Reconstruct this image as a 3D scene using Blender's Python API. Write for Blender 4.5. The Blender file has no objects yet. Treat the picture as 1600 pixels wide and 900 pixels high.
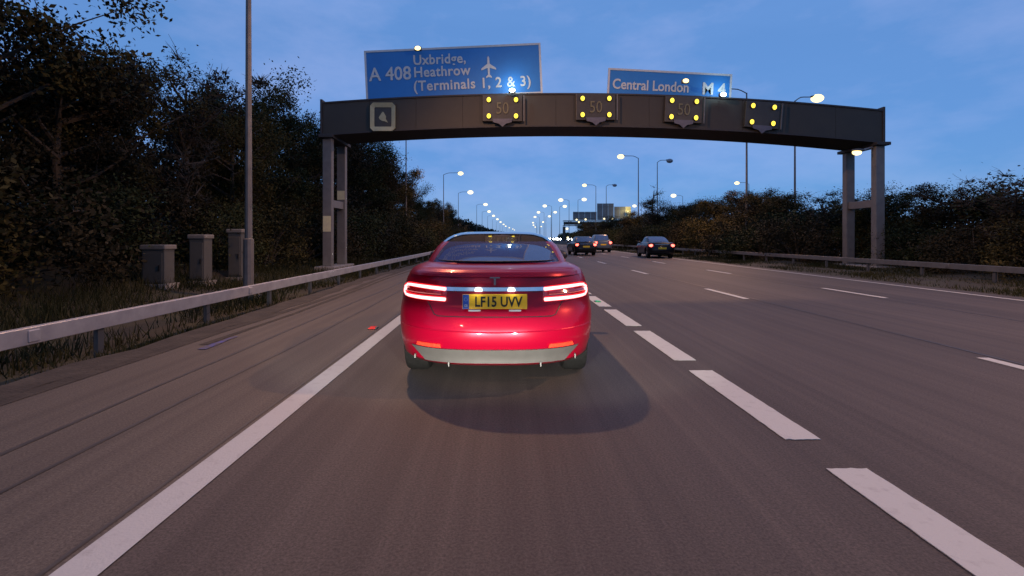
import bpy, bmesh, math, random
import numpy as np
from mathutils import Vector, Matrix, Euler

random.seed(7)
rng = np.random.default_rng(11)
SC = bpy.context.scene
COL = SC.collection

# ------------------------------------------------------------------ camera
CAM_H = 1.33
cam_data = bpy.data.cameras.new('camera')
cam = bpy.data.objects.new('camera', cam_data)
COL.objects.link(cam)
cam.location = (0, 0, CAM_H)
cam.rotation_euler = (math.radians(90), 0, 0)
cam_data.sensor_width = 36.0
cam_data.lens = 755.0 / 1600.0 * 36.0
cam_data.shift_x = 13.0 / 1600.0
cam_data.shift_y = -78.0 / 1600.0
cam_data.clip_start = 0.1
cam_data.clip_end = 6000
SC.camera = cam

# ------------------------------------------------------------------ sky
SUN_ELEV, SUN_ROT = math.radians(8), math.radians(190)
world = bpy.data.worlds.new('World')
SC.world = world
world.use_nodes = True
wn, wl = world.node_tree.nodes, world.node_tree.links
wn.clear()
w_out = wn.new('ShaderNodeOutputWorld')
w_bg = wn.new('ShaderNodeBackground')
w_bg.inputs['Strength'].default_value = 0.15
w_sky = wn.new('ShaderNodeTexSky')
w_sky.sky_type = 'NISHITA'
w_sky.sun_disc = False
w_sky.sun_elevation = SUN_ELEV
w_sky.sun_rotation = SUN_ROT
w_sky.altitude = 50
w_sky.air_density = 1.0
w_sky.dust_density = 0.0
w_sky.ozone_density = 6.0
w_tc = wn.new('ShaderNodeTexCoord')
w_map = wn.new('ShaderNodeMapping')
w_map.inputs['Scale'].default_value = (1.0, 1.0, 4.5)
w_noise = wn.new('ShaderNodeTexNoise')
w_noise.inputs['Scale'].default_value = 2.2
w_noise.inputs['Detail'].default_value = 5.0
w_noise.inputs['Roughness'].default_value = 0.55
w_ramp = wn.new('ShaderNodeValToRGB')
w_ramp.color_ramp.elements[0].position = 0.42
w_ramp.color_ramp.elements[0].color = (.76, .76, .76, 1)
w_ramp.color_ramp.elements[1].position = 0.72
w_ramp.color_ramp.elements[1].color = (.92, .92, .92, 1)
w_mix = wn.new('ShaderNodeMix')
w_mix.data_type = 'RGBA'
wl.new(w_tc.outputs['Generated'], w_map.inputs['Vector'])
wl.new(w_map.outputs['Vector'], w_noise.inputs['Vector'])
wl.new(w_noise.outputs['Fac'], w_ramp.inputs['Fac'])
wl.new(w_ramp.outputs['Color'], w_mix.inputs[0])
wl.new(w_sky.outputs['Color'], w_mix.inputs[6])
# thin dusk cloud veil of slightly uneven tone
w_map2 = wn.new('ShaderNodeMapping')
w_map2.inputs['Scale'].default_value = (1.3, 1.3, 3.2)
w_map2.inputs['Rotation'].default_value = (0.15, 0.1, 0.6)
w_noise2 = wn.new('ShaderNodeTexNoise')
w_noise2.inputs['Scale'].default_value = 2.4
w_noise2.inputs['Detail'].default_value = 6.0
w_noise2.inputs['Roughness'].default_value = 0.6
w_veil = wn.new('ShaderNodeValToRGB')
w_veil.color_ramp.elements[0].position = 0.40
w_veil.color_ramp.elements[0].color = (.98, 2.14, 4.75, 1)
w_veil.color_ramp.elements[1].position = 0.63
w_veil.color_ramp.elements[1].color = (1.72, 2.66, 5.25, 1)
wl.new(w_tc.outputs['Generated'], w_map2.inputs['Vector'])
wl.new(w_map2.outputs['Vector'], w_noise2.inputs['Vector'])
wl.new(w_noise2.outputs['Fac'], w_veil.inputs['Fac'])
wl.new(w_veil.outputs['Color'], w_mix.inputs[7])
wl.new(w_mix.outputs[2], w_bg.inputs['Color'])
wl.new(w_bg.outputs['Background'], w_out.inputs['Surface'])

# the last glow of the set sun, far too weak to cast a shadow
sun_data = bpy.data.lights.new('sun', 'SUN')
sun_data.energy = 0.02
sun_data.angle = math.radians(15)
sun_data.color = (1.0, 0.86, 0.72)
sun = bpy.data.objects.new('sun', sun_data)
COL.objects.link(sun)
sun.rotation_euler = (math.radians(82), 0, math.radians(-10))

SC.view_settings.view_transform = 'Standard'
SC.view_settings.look = 'None'
SC.view_settings.exposure = 0.0
SC.view_settings.gamma = 1.0
SC.render.engine = 'CYCLES'
SC.cycles.use_denoising = True
SC.cycles.max_bounces = 6
SC.cycles.transparent_max_bounces = 12
SC.cycles.sample_clamp_indirect = 4.0
SC.cycles.caustics_reflective = False
SC.cycles.caustics_refractive = False

# ------------------------------------------------------------------ helpers
def link(o):
    COL.objects.link(o)
    return o

class MB:
    """collects shapes, links them as one mesh object"""
    def __init__(s):
        s.v, s.f = [], []
    def add(s, vs, fs):
        n = len(s.v)
        s.v += [tuple(p) for p in vs]
        s.f += [tuple(i + n for i in f) for f in fs]
        return s
    def box(s, c, size, rot=None, bev=0.0):
        x, y, z = (d / 2 for d in size)
        if bev <= 0:
            vs = [(-x, -y, -z), (x, -y, -z), (x, y, -z), (-x, y, -z), (-x, -y, z), (x, -y, z), (x, y, z), (-x, y, z)]
            fs = [(3, 2, 1, 0), (4, 5, 6, 7), (0, 1, 5, 4), (1, 2, 6, 5), (2, 3, 7, 6), (3, 0, 4, 7)]
        else:
            b = min(bev, x * .9, y * .9, z * .9)
            bm = bmesh.new()
            bmesh.ops.create_cube(bm, size=1.0, matrix=Matrix.Diagonal((size[0], size[1], size[2], 1)))
            bmesh.ops.bevel(bm, geom=list(bm.edges), offset=b, segments=2, affect='EDGES', profile=0.5)
            bm.verts.index_update()
            vs = [v.co.copy() for v in bm.verts]
            fs = [[v.index for v in f.verts] for f in bm.faces]
            bm.free()
        m = rot.to_matrix() if rot is not None else None
        vs = [(m @ Vector(p) if m else Vector(p)) + Vector(c) for p in vs]
        return s.add(vs, fs)
    def tube(s, pts, radii, n=8, cap=True):
        pts = [Vector(p) for p in pts]
        if not isinstance(radii, (list, tuple)):
            radii = [radii] * len(pts)
        vs, fs = [], []
        up = Vector((0, 0, 1))
        for i, p in enumerate(pts):
            d = (pts[min(i + 1, len(pts) - 1)] - pts[max(i - 1, 0)]).normalized()
            a = up if abs(d.z) < .95 else Vector((0, 1, 0))
            u = d.cross(a).normalized()
            w = d.cross(u).normalized()
            for k in range(n):
                t = 2 * math.pi * k / n
                vs.append(p + (u * math.cos(t) + w * math.sin(t)) * radii[i])
        for i in range(len(pts) - 1):
            for k in range(n):
                a, b = i * n + k, i * n + (k + 1) % n
                fs.append((a, b, b + n, a + n))
        if cap:
            fs.append(tuple(range(n - 1, -1, -1)))
            fs.append(tuple(range((len(pts) - 1) * n, len(pts) * n)))
        return s.add(vs, fs)
    def poly(s, pts2, depth, to3):
        """extruded outline; to3 maps (u, v, d) to 3-D"""
        n = len(pts2)
        vs = [to3(u, v, 0) for u, v in pts2] + [to3(u, v, depth) for u, v in pts2]
        fs = [tuple(range(n)), tuple(range(2 * n - 1, n - 1, -1))]
        fs += [(i, i + n, (i + 1) % n + n, (i + 1) % n) for i in range(n)]
        return s.add(vs, fs)
    def ellipsoid(s, c, r, nu=14, nv=8):
        vs, fs = [], []
        for j in range(nv + 1):
            ph = -math.pi / 2 + math.pi * j / nv
            for i in range(nu):
                t = 2 * math.pi * i / nu
                vs.append((c[0] + r[0] * math.cos(ph) * math.cos(t), c[1] + r[1] * math.cos(ph) * math.sin(t), c[2] + r[2] * math.sin(ph)))
        for j in range(nv):
            for i in range(nu):
                a, b = j * nu + i, j * nu + (i + 1) % nu
                fs.append((a, b, b + nu, a + nu))
        return s.add(vs, fs)
    def mesh(s, name, mat=None, smooth=False, angle=35):
        me = bpy.data.meshes.new(name)
        me.from_pydata(s.v, [], s.f)
        bm = bmesh.new()
        bm.from_mesh(me)
        bmesh.ops.recalc_face_normals(bm, faces=bm.faces)
        bm.to_mesh(me)
        bm.free()
        if mat is not None:
            me.materials.append(mat)
        if smooth:
            me.polygons.foreach_set('use_smooth', [True] * len(me.polygons))
            me.set_sharp_from_angle(angle=math.radians(angle))
        me.update()
        return me
    def build(s, name, mat=None, parent=None, smooth=False, angle=35):
        o = link(bpy.data.objects.new(name, s.mesh(name, mat, smooth, angle)))
        if parent is not None:
            o.parent = parent
        return o

def fast_mesh(name, verts, faces, mat):
    """big quad / triangle meshes from numpy arrays"""
    me = bpy.data.meshes.new(name)
    nv, (nf, k) = len(verts), faces.shape
    me.vertices.add(nv)
    me.vertices.foreach_set('co', np.ascontiguousarray(verts, dtype=np.float32).ravel())
    me.loops.add(nf * k)
    me.loops.foreach_set('vertex_index', np.ascontiguousarray(faces, dtype=np.int32).ravel())
    me.polygons.add(nf)
    me.polygons.foreach_set('loop_start', np.arange(0, nf * k, k, dtype=np.int32))
    me.update(calc_edges=True)
    me.materials.append(mat)
    return me

def inst(name, me, parent=None, loc=None, rot=None, scale=None):
    o = link(bpy.data.objects.new(name, me))
    if parent is not None:
        o.parent = parent
    if loc is not None:
        o.location = loc
    if rot is not None:
        o.rotation_euler = rot
    if scale is not None:
        o.scale = scale
    return o

def thing(name, label, cat, loc=(0, 0, 0), rz=0.0, group=None):
    o = link(bpy.data.objects.new(name, None))
    o.empty_display_size = 0.2
    o.location = loc
    o.rotation_euler = (0, 0, rz)
    return tag(o, label, cat, group)

def tag(o, label=None, cat=None, group=None, kind=None):
    if label:
        o['label'] = label
    if cat:
        o['category'] = cat
    if group:
        o['group'] = group
    if kind:
        o['kind'] = kind
    return o

def copy_tree(o, parent=None):
    c = o.copy()
    COL.objects.link(c)
    if parent is not None:
        c.parent = parent
    for ch in list(o.children):
        copy_tree(ch, c)
    return c

def text_mesh(name, body, size, mat, bold=0.0, xs=1.0, ext=0.004, spacing=1.0, align='LEFT'):
    cu = bpy.data.curves.new('letters', 'FONT')
    cu.body = body
    cu.size = size
    cu.offset = bold
    cu.extrude = ext
    cu.space_character = spacing
    cu.align_x = align
    cu.resolution_u = 3
    to = bpy.data.objects.new('letters', cu)
    COL.objects.link(to)
    bpy.context.view_layer.update()
    me = bpy.data.meshes.new_from_object(to.evaluated_get(bpy.context.evaluated_depsgraph_get()))
    bpy.data.objects.remove(to)
    bpy.data.curves.remove(cu)
    me.name = name
    me.materials.clear()
    me.materials.append(mat)
    me.transform(Matrix.Rotation(math.radians(90), 4, 'X') @ Matrix.Diagonal((xs, 1, 1, 1)))
    return me

def bend(y):
    """the road swings slowly to the right far ahead"""
    t = max(0.0, y - 130.0)
    return 0.00009 * t * t

ORD = 'first second third fourth fifth sixth seventh eighth ninth tenth eleventh twelfth thirteenth fourteenth fifteenth sixteenth seventeenth eighteenth nineteenth twentieth'.split()
ORD += ['twenty-' + o for o in ORD[:9]] + ['thirtieth']

# ------------------------------------------------------------------ materials
def mat(name, color, rough=0.6, metal=0.0, coat=0.0, spec=0.5, noise=None, bump=None, emit=None, estr=0.0):
    """noise = (scale, other colour, low, high); bump = (scale, strength)"""
    m = bpy.data.materials.new(name)
    m.use_nodes = True
    nt = m.node_tree
    b = nt.nodes['Principled BSDF']
    b.inputs['Base Color'].default_value = (*color, 1)
    b.inputs['Roughness'].default_value = rough
    b.inputs['Metallic'].default_value = metal
    b.inputs['Coat Weight'].default_value = coat
    b.inputs['Coat Roughness'].default_value = 0.04
    b.inputs['Specular IOR Level'].default_value = spec
    if emit:
        b.inputs['Emission Color'].default_value = (*emit, 1)
        b.inputs['Emission Strength'].default_value = estr
    tc = nt.nodes.new('ShaderNodeTexCoord')
    if noise:
        n = nt.nodes.new('ShaderNodeTexNoise')
        n.inputs['Scale'].default_value = noise[0]
        n.inputs['Detail'].default_value = 6
        n.inputs['Roughness'].default_value = 0.65
        r = nt.nodes.new('ShaderNodeValToRGB')
        r.color_ramp.elements[0].position = noise[2]
        r.color_ramp.elements[0].color = (*color, 1)
        r.color_ramp.elements[1].position = noise[3]
        r.color_ramp.elements[1].color = (*noise[1], 1)
        nt.links.new(tc.outputs['Object'], n.inputs['Vector'])
        nt.links.new(n.outputs['Fac'], r.inputs['Fac'])
        nt.links.new(r.outputs['Color'], b.inputs['Base Color'])
    if bump:
        n2 = nt.nodes.new('ShaderNodeTexNoise')
        n2.inputs['Scale'].default_value = bump[0]
        n2.inputs['Detail'].default_value = 4
        bp = nt.nodes.new('ShaderNodeBump')
        bp.inputs['Strength'].default_value = bump[1]
        bp.inputs['Distance'].default_value = 0.02
        nt.links.new(tc.outputs['Object'], n2.inputs['Vector'])
        nt.links.new(n2.outputs['Fac'], bp.inputs['Height'])
        nt.links.new(bp.outputs['Normal'], b.inputs['Normal'])
    return m

def emitter(name, color, strength, sampled=False):
    m = bpy.data.materials.new(name)
    m.use_nodes = True
    nt = m.node_tree
    nt.nodes.clear()
    o = nt.nodes.new('ShaderNodeOutputMaterial')
    e = nt.nodes.new('ShaderNodeEmission')
    e.inputs['Color'].default_value = (*color, 1)
    e.inputs['Strength'].default_value = strength
    nt.links.new(e.outputs[0], o.inputs['Surface'])
    if not sampled:
        m.cycles.emission_sampling = 'NONE'
    return m

def glass_mat(name, tint, rough=0.02):
    m = bpy.data.materials.new(name)
    m.use_nodes = True
    nt = m.node_tree
    nt.nodes.clear()
    o = nt.nodes.new('ShaderNodeOutputMaterial')
    t = nt.nodes.new('ShaderNodeBsdfTransparent')
    t.inputs['Color'].default_value = (*tint, 1)
    g = nt.nodes.new('ShaderNodeBsdfGlossy')
    g.inputs['Roughness'].default_value = rough
    f = nt.nodes.new('ShaderNodeFresnel')
    f.inputs['IOR'].default_value = 3.0
    mx = nt.nodes.new('ShaderNodeMixShader')
    nt.links.new(f.outputs[0], mx.inputs[0])
    nt.links.new(t.outputs[0], mx.inputs[1])
    nt.links.new(g.outputs[0], mx.inputs[2])
    # thin haze film; its blue paints a pale sky reflection into the pane
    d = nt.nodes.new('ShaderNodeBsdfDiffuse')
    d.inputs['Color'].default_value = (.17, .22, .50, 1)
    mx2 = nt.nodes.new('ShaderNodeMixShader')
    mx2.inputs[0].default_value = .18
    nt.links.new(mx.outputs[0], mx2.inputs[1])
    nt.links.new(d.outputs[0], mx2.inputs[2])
    nt.links.new(mx2.outputs[0], o.inputs['Surface'])
    return m

def asphalt_mat(name, c1, c2, streak=True):
    """aggregate speckle, long wear bands along the lanes, faint patches"""
    m = mat(name, c1, rough=0.72, spec=0.35)
    nt = m.node_tree
    b = nt.nodes['Principled BSDF']
    tc = nt.nodes['Texture Coordinate'] if 'Texture Coordinate' in nt.nodes else nt.nodes.new('ShaderNodeTexCoord')
    def noise(scale, sc, det=5, rough=.6):
        mp = nt.nodes.new('ShaderNodeMapping')
        mp.inputs['Scale'].default_value = sc
        n = nt.nodes.new('ShaderNodeTexNoise')
        n.inputs['Scale'].default_value = scale
        n.inputs['Detail'].default_value = det
        n.inputs['Roughness'].default_value = rough
        nt.links.new(tc.outputs['Object'], mp.inputs['Vector'])
        nt.links.new(mp.outputs['Vector'], n.inputs['Vector'])
        return n.outputs['Fac']
    def ramp(fac, p0, p1, a, bb):
        r = nt.nodes.new('ShaderNodeValToRGB')
        r.color_ramp.elements[0].position = p0
        r.color_ramp.elements[0].color = (*a, 1)
        r.color_ramp.elements[1].position = p1
        r.color_ramp.elements[1].color = (*bb, 1)
        nt.links.new(fac, r.inputs['Fac'])
        return r.outputs['Color']
    def mul(x, y, fac=1.0):
        mx = nt.nodes.new('ShaderNodeMix')
        mx.data_type = 'RGBA'
        mx.blend_type = 'MULTIPLY'
        mx.inputs[0].default_value = fac
        nt.links.new(x, mx.inputs[6])
        nt.links.new(y, mx.inputs[7])
        return mx.outputs[2]
    base = ramp(noise(0.55, (2.2, .02, 1), 3), .3, .72, c1, c2)
    base = mul(base, ramp(noise(1.0, (9, .05, 1), 4), .3, .7, (.78, .78, .8), (1.15, 1.15, 1.12)))
    base = mul(base, ramp(noise(.35, (1, .35, 1), 5), .3, .7, (.85, .85, .85), (1.1, 1.1, 1.1)))
    grain = noise(70, (1, 1, 1), 3, .8)
    base = mul(base, ramp(grain, .35, .68, (.45, .45, .45), (1.6, 1.55, 1.5)), .8)
    nt.links.new(base, b.inputs['Base Color'])
    bp = nt.nodes.new('ShaderNodeBump')
    bp.inputs['Strength'].default_value = .5
    bp.inputs['Distance'].default_value = .006
    nt.links.new(grain, bp.inputs['Height'])
    nt.links.new(bp.outputs['Normal'], b.inputs['Normal'])
    return m

def leaf_mat(name, c1, c2, c3):
    c1, c2, c3 = [tuple(q * .72 for q in c) for c in (c1, c2, c3)]
    m = mat(name, c1, rough=0.8, spec=0.1)
    nt = m.node_tree
    b = nt.nodes['Principled BSDF']
    geo = nt.nodes.new('ShaderNodeNewGeometry')
    tc = nt.nodes['Texture Coordinate']
    n = nt.nodes.new('ShaderNodeTexNoise')
    n.inputs['Scale'].default_value = 1.1
    n.inputs['Detail'].default_value = 3
    add = nt.nodes.new('ShaderNodeMath')
    add.operation = 'ADD'
    sub = nt.nodes.new('ShaderNodeMath')
    sub.operation = 'MULTIPLY_ADD'
    sub.inputs[1].default_value = .35
    sub.inputs[2].default_value = -.17
    oi = nt.nodes.new('ShaderNodeObjectInfo')
    sub2 = nt.nodes.new('ShaderNodeMath')
    sub2.operation = 'MULTIPLY_ADD'
    sub2.inputs[1].default_value = .3
    sub2.inputs[2].default_value = -.15
    add2 = nt.nodes.new('ShaderNodeMath')
    add2.operation = 'ADD'
    r = nt.nodes.new('ShaderNodeValToRGB')
    r.color_ramp.elements[0].position = .3
    r.color_ramp.elements[0].color = (*c1, 1)
    r.color_ramp.elements[1].position = .7
    r.color_ramp.elements[1].color = (*c3, 1)
    e = r.color_ramp.elements.new(.52)
    e.color = (*c2, 1)
    L = nt.links.new
    L(tc.outputs['Object'], n.inputs['Vector'])
    L(geo.outputs['Random Per Island'], sub.inputs[0])
    L(oi.outputs['Random'], sub2.inputs[0])
    L(n.outputs['Fac'], add.inputs[0])
    L(sub.outputs[0], add.inputs[1])
    L(add.outputs[0], add2.inputs[0])
    L(sub2.outputs[0], add2.inputs[1])
    L(add2.outputs[0], r.inputs['Fac'])
    L(r.outputs['Color'], b.inputs['Base Color'])
    return m

M = {}
M['lane_asphalt'] = asphalt_mat('lane_asphalt', (.046, .0395, .0385), (.076, .066, .062))
M['shoulder_asphalt'] = asphalt_mat('shoulder_asphalt', (.066, .058, .051), (.088, .078, .068))
M['far_asphalt'] = mat('far_asphalt', (.06, .058, .056), .8)
M['paint'] = mat('road_paint', (.385, .405, .395), .65, noise=(11, (.25, .255, .25), .54, .86), bump=(90, .25))
M['tar'] = mat('tar_seam', (.034, .031, .029), .5, noise=(6, (.055, .049, .044), .4, .7))
M['blue_mark_tone'] = mat('bluish_mark', (.055, .06, .22), .8, noise=(9, (.066, .06, .065), .40, .6))  # bluish tone of the short mark on the shoulder
M['soil'] = mat('verge_soil', (.022, .018, .012), .95, noise=(1.6, (.032, .032, .015), .4, .65), bump=(6, .8))
M['litter'] = mat('gutter_litter', (.026, .021, .016), .95, noise=(3.0, (.05, .042, .032), .42, .7), bump=(25, .9))
M['galv'] = mat('galvanised_steel', (.42, .42, .43), .5, metal=.45, noise=(3.5, (.30, .30, .32), .35, .7))
M['galv_dull'] = mat('weathered_steel', (.15, .145, .14), .6, metal=.3, noise=(4, (.10, .097, .094), .35, .7))
M['post'] = mat('barrier_post_steel', (.09, .09, .09), .6, metal=.4)
M['beam'] = mat('gantry_cladding', (.040, .033, .023), .65, noise=(1.2, (.031, .026, .019), .35, .7))
M['beam_dark'] = mat('gantry_underside', (.03, .027, .027), .7, noise=(2, (.04, .035, .03), .4, .7))
M['leg'] = mat('gantry_leg_paint', (.15, .14, .13), .55, noise=(3, (.11, .105, .10), .4, .7))
M['label'] = mat('pale_yellow_plate', (.6, .55, .32), .6, noise=(6, (.5, .46, .3), .4, .7))
M['sign_blue'] = mat('sign_blue', (.020, .19, .52), .6, noise=(.8, (.018, .165, .46), .4, .7))
M['sign_white'] = mat('sign_white', (.52, .55, .54), .5, noise=(5, (.44, .47, .46), .4, .7))
M['sign_back'] = mat('sign_back_grey', (.17, .17, .18), .6, noise=(1, (.13, .13, .14), .4, .7))
M['signal_face'] = mat('signal_face', (.030, .025, .018), .5, noise=(4, (.04, .036, .03), .4, .7))
M['arrow'] = mat('worn_arrow_plate', (.09, .088, .115), .5, noise=(5, (.06, .058, .08), .4, .7))
M['digit'] = mat('unlit_digit', (.13, .115, .055), .5, noise=(6, (.10, .09, .045), .4, .7))
M['frame_pale'] = mat('pale_signal_frame', (.38, .37, .22), .6, noise=(5, (.31, .30, .18), .4, .7))
M['amber'] = emitter('amber_light', (1.0, .72, .07), 2.2)
M['lamp_glow'] = emitter('street_lamp_light', (1.0, .77, .34), 2.4)
M['lamp_far'] = emitter('far_lamp_light', (1.0, .86, .52), 1.9)
M['lamp_warm'] = emitter('warm_lamp_light', (1.0, .74, .30), 3.0)
M['lamp_cold'] = emitter('cold_lamp_light', (.75, .95, 1.0), 8.0)
M['lamp_off'] = mat('unlit_lamp_glass', (.25, .25, .27), .2, noise=(8, (.2, .2, .22), .4, .6))
M['cabinet'] = mat('cabinet_grey_green', (.075, .075, .068), .7, noise=(3, (.06, .061, .056), .35, .7))
M['cabinet_cap'] = mat('cabinet_cap', (.17, .16, .14), .7, noise=(5, (.13, .12, .11), .4, .7))
M['concrete'] = mat('concrete', (.28, .26, .24), .85, noise=(5, (.2, .19, .17), .35, .7))
M['bark'] = mat('bark', (.05, .038, .028), .9, noise=(9, (.075, .06, .045), .4, .65), bump=(18, .8))
M['leaf_olive'] = leaf_mat('olive_leaves', (.030, .028, .012), (.055, .048, .018), (.085, .070, .022))
M['leaf_brown'] = leaf_mat('brown_leaves', (.022, .020, .012), (.036, .031, .017), (.055, .045, .023))
M['leaf_green'] = leaf_mat('dark_green_leaves', (.022, .030, .013), (.038, .048, .018), (.062, .066, .024))
M['grass'] = leaf_mat('grass_blades', (.020, .026, .010), (.034, .038, .014), (.055, .052, .024))
M['rubber'] = mat('tyre_rubber', (.008, .008, .008), .9, spec=.15, noise=(20, (.013, .013, .013), .4, .7))
M['rim'] = mat('alloy', (.32, .32, .33), .35, metal=.9, noise=(9, (.25, .25, .26), .4, .6))
M['black_trim'] = mat('black_trim', (.012, .012, .013), .45, noise=(30, (.02, .02, .02), .4, .7))
M['gloss_black'] = mat('gloss_black_roof', (.008, .008, .01), .06, coat=1.0, noise=(30, (.012, .012, .014), .4, .7))
M['interior'] = mat('cabin_trim', (.03, .03, .034), .8, noise=(20, (.045, .044, .046), .4, .7))
M['seat'] = mat('seat_leather', (.022, .022, .025), .55, noise=(20, (.03, .03, .033), .4, .7))
M['chrome'] = mat('chrome', (.72, .72, .75), .12, metal=1.0, noise=(12, (.62, .62, .66), .4, .7))
M['silver'] = mat('silver_diffuser', (.105, .102, .097), .35, metal=.3, noise=(8, (.088, .086, .081), .35, .7))
M['plate_yellow'] = mat('plate_yellow', (.85, .52, .015), .45, noise=(20, (.8, .48, .015), .4, .7), emit=(.9, .55, .02), estr=.0)
M['plate_blue'] = mat('plate_blue', (.02, .09, .42), .45, noise=(20, (.018, .08, .38), .4, .7))
M['plate_black'] = mat('plate_black', (.008, .008, .008), .5, noise=(20, (.01, .01, .01), .4, .7))
M['lamp_red'] = mat('red_lens', (.22, .004, .008), .12, coat=1.0, noise=(40, (.12, .002, .006), .35, .65), emit=(1.0, .02, .03), estr=.10)
M['tail_glow'] = emitter('tail_light_guide', (1.0, .40, .40), 3.2, True)
M['tail_small'] = emitter('small_tail_light', (1.0, .10, .07), 7.0)
M['tail_halo'] = emitter('tail_light_ring', (1.0, .02, .03), 1.4)
M['reflector'] = mat('red_reflector', (.75, .05, .02), .3, noise=(60, (.6, .03, .015), .4, .6), emit=(1.0, .06, .03), estr=.2)  # no lamp: the faint emission paints a glint on the reflector
M['head_glow'] = emitter('headlamp_light', (1.0, .95, .85), 40.0)
M['stud_red'] = mat('red_stud', (.7, .03, .02), .3, noise=(40, (.5, .02, .02), .4, .6), emit=(1, .05, .03), estr=.12)  # stud is no lamp; emission stands in for its returned gleam
M['stud_green'] = mat('green_stud', (.02, .4, .12), .3, noise=(40, (.02, .3, .1), .4, .6), emit=(.02, .5, .2), estr=.2)  # green gleam painted by emission, the stud itself is unlit

def paint_mat(name, c, metal=.1, flake=.8, coat=.4, spec=.25):
    return mat(name, c, .3, metal=metal, coat=coat, spec=spec, noise=(240, tuple(x * flake for x in c), .35, .7))
M['paint_red'] = paint_mat('red_car_paint', (.28, .001, .018), .25, coat=.3, spec=.15)
M['paint_brown'] = paint_mat('dark_brown_car_paint', (.016, .013, .012), coat=.1)
M['paint_silver'] = paint_mat('silver_blue_car_paint', (.075, .10, .13), coat=.1)
M['paint_black'] = paint_mat('black_car_paint', (.008, .008, .010), coat=.1)
M['paint_grey'] = paint_mat('grey_car_paint', (.14, .14, .15))
M['car_glass'] = glass_mat('tinted_car_glass', (.55, .60, .74))

# ------------------------------------------------------------------ ground
GX = [(-1600, 4.5), (-60, 4.2), (-26, 3.2), (-18, 2.3), (-13, 1.1), (-10.5, .35), (-8.5, -.05), (-6.8, -.22), (-5.4, -.28),
      (-4.75, -.12), (-4.42, -.012), (-4.38, -.3), (11.58, -.3), (11.62, -.012), (13, .02), (16, .06), (21, .1), (36, .1), (42, .3), (52, 1.2), (80, 2.0), (1600, 2.5)]
gxs, gzs = [p[0] for p in GX], [p[1] for p in GX]
def ground_z(x, y):
    x -= bend(y)
    return float(np.interp(x, gxs, gzs))
ys = [-80, -40, -20] + list(np.arange(-10, 60, 2.5)) + list(np.arange(60, 320, 10)) + [360, 420, 500, 600, 720, 850, 1000, 1500, 3000]
xs = []
for a, b in zip(gxs[:-1], gxs[1:]):
    n = 1 if (b - a < .5 or b - a > 14) else max(1, int((b - a) / 1.5))
    xs += [a + (b - a) * i / n for i in range(n)]
xs.append(gxs[-1])
gv, gf = [], []
for y in ys:
    for x in xs:
        z = float(np.interp(x, gxs, gzs))
        if x < -5 or x > 12.6:
            z += random.uniform(-.05, .05) * (1 + min(4, abs(x) / 20))
        gv.append((x + bend(min(y, 900)), y, z))
nx = len(xs)
for j in range(len(ys) - 1):
    for i in range(nx - 1):
        a = j * nx + i
        gf.append((a, a + 1, a + nx + 1, a + nx))
g = MB().add(gv, gf).build('ground', M['soil'], smooth=True)
tag(g, kind='structure')

def strip(x0, x1, z, ylist, wob=0.0):
    mb = MB()
    v, f = [], []
    for i, y in enumerate(ylist):
        o = bend(y)
        v += [(x0 + o + random.uniform(-wob, wob), y, z), (x1 + o + random.uniform(-wob, wob), y, z)]
        if i:
            a = 2 * i - 2
            f.append((a, a + 1, a + 3, a + 2))
    return mb.add(v, f)

YL = [-60, 0] + list(range(20, 140, 20)) + list(range(140, 940, 20))
LINE_L, LINE_1, LINE_2, LINE_3, LINE_R = -1.69, 1.97, 5.30, 8.46, 11.02
road = strip(-1.70, 11.60, 0.0, YL).build('road', M['lane_asphalt'])
tag(road, kind='structure')
shoulder = strip(-4.40, -1.70, 0.0, YL).build('hard_shoulder', M['shoulder_asphalt'])
tag(shoulder, kind='structure')
far_road = strip(23.0, 36.0, 0.16, YL).build('opposite_carriageway', M['far_asphalt'])
tag(far_road, kind='structure')
for x in (23.8, 35.2):
    strip(x - .1, x + .1, 0.165, YL).build('edge_line', M['paint'], far_road)
strip(LINE_L - .095, LINE_L + .095, .006, YL).build('edge_line', M['paint'], road)
strip(LINE_R - .06, LINE_R + .06, .005, YL).build('edge_line', M['paint'], road)
dash_me = {}
def dash(x, y0, y1, w):
    k = (round(y1 - y0, 2), w)
    if k not in dash_me:
        L = y1 - y0
        rr = random.Random(int(L * 1000))
        nseg = 26
        P = [(-w / 2 + rr.uniform(-.003, .002), L * q / nseg) for q in range(nseg + 1)]
        P += [(-w / 2 + w * q / 8, L + rr.uniform(-.008, .006)) for q in range(1, 8)]
        P += [(w / 2 + rr.uniform(-.002, .003), L * (1 - q / nseg)) for q in range(nseg + 1)]
        P += [(w / 2 - w * q / 8, rr.uniform(-.006, .008)) for q in range(1, 8)]
        dash_me[k] = MB().poly(P[::-1], -.004, lambda u, v, d: (u, v, d)).mesh('lane_marking', M['paint'])
    inst('lane_marking', dash_me[k], road, (x + bend(y0), y0, .007))
for k in range(34):
    e = 2.78 + 2.06 * (k - 1)
    dash(LINE_1, e - 1.66, e, .235)
for k in range(22):
    e = 5.35 + 7.3 * k
    dash(LINE_2, e - 2.1, e, .13)
    dash(LINE_3, e + .15 - 2.1, e + .15, .13)
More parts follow.
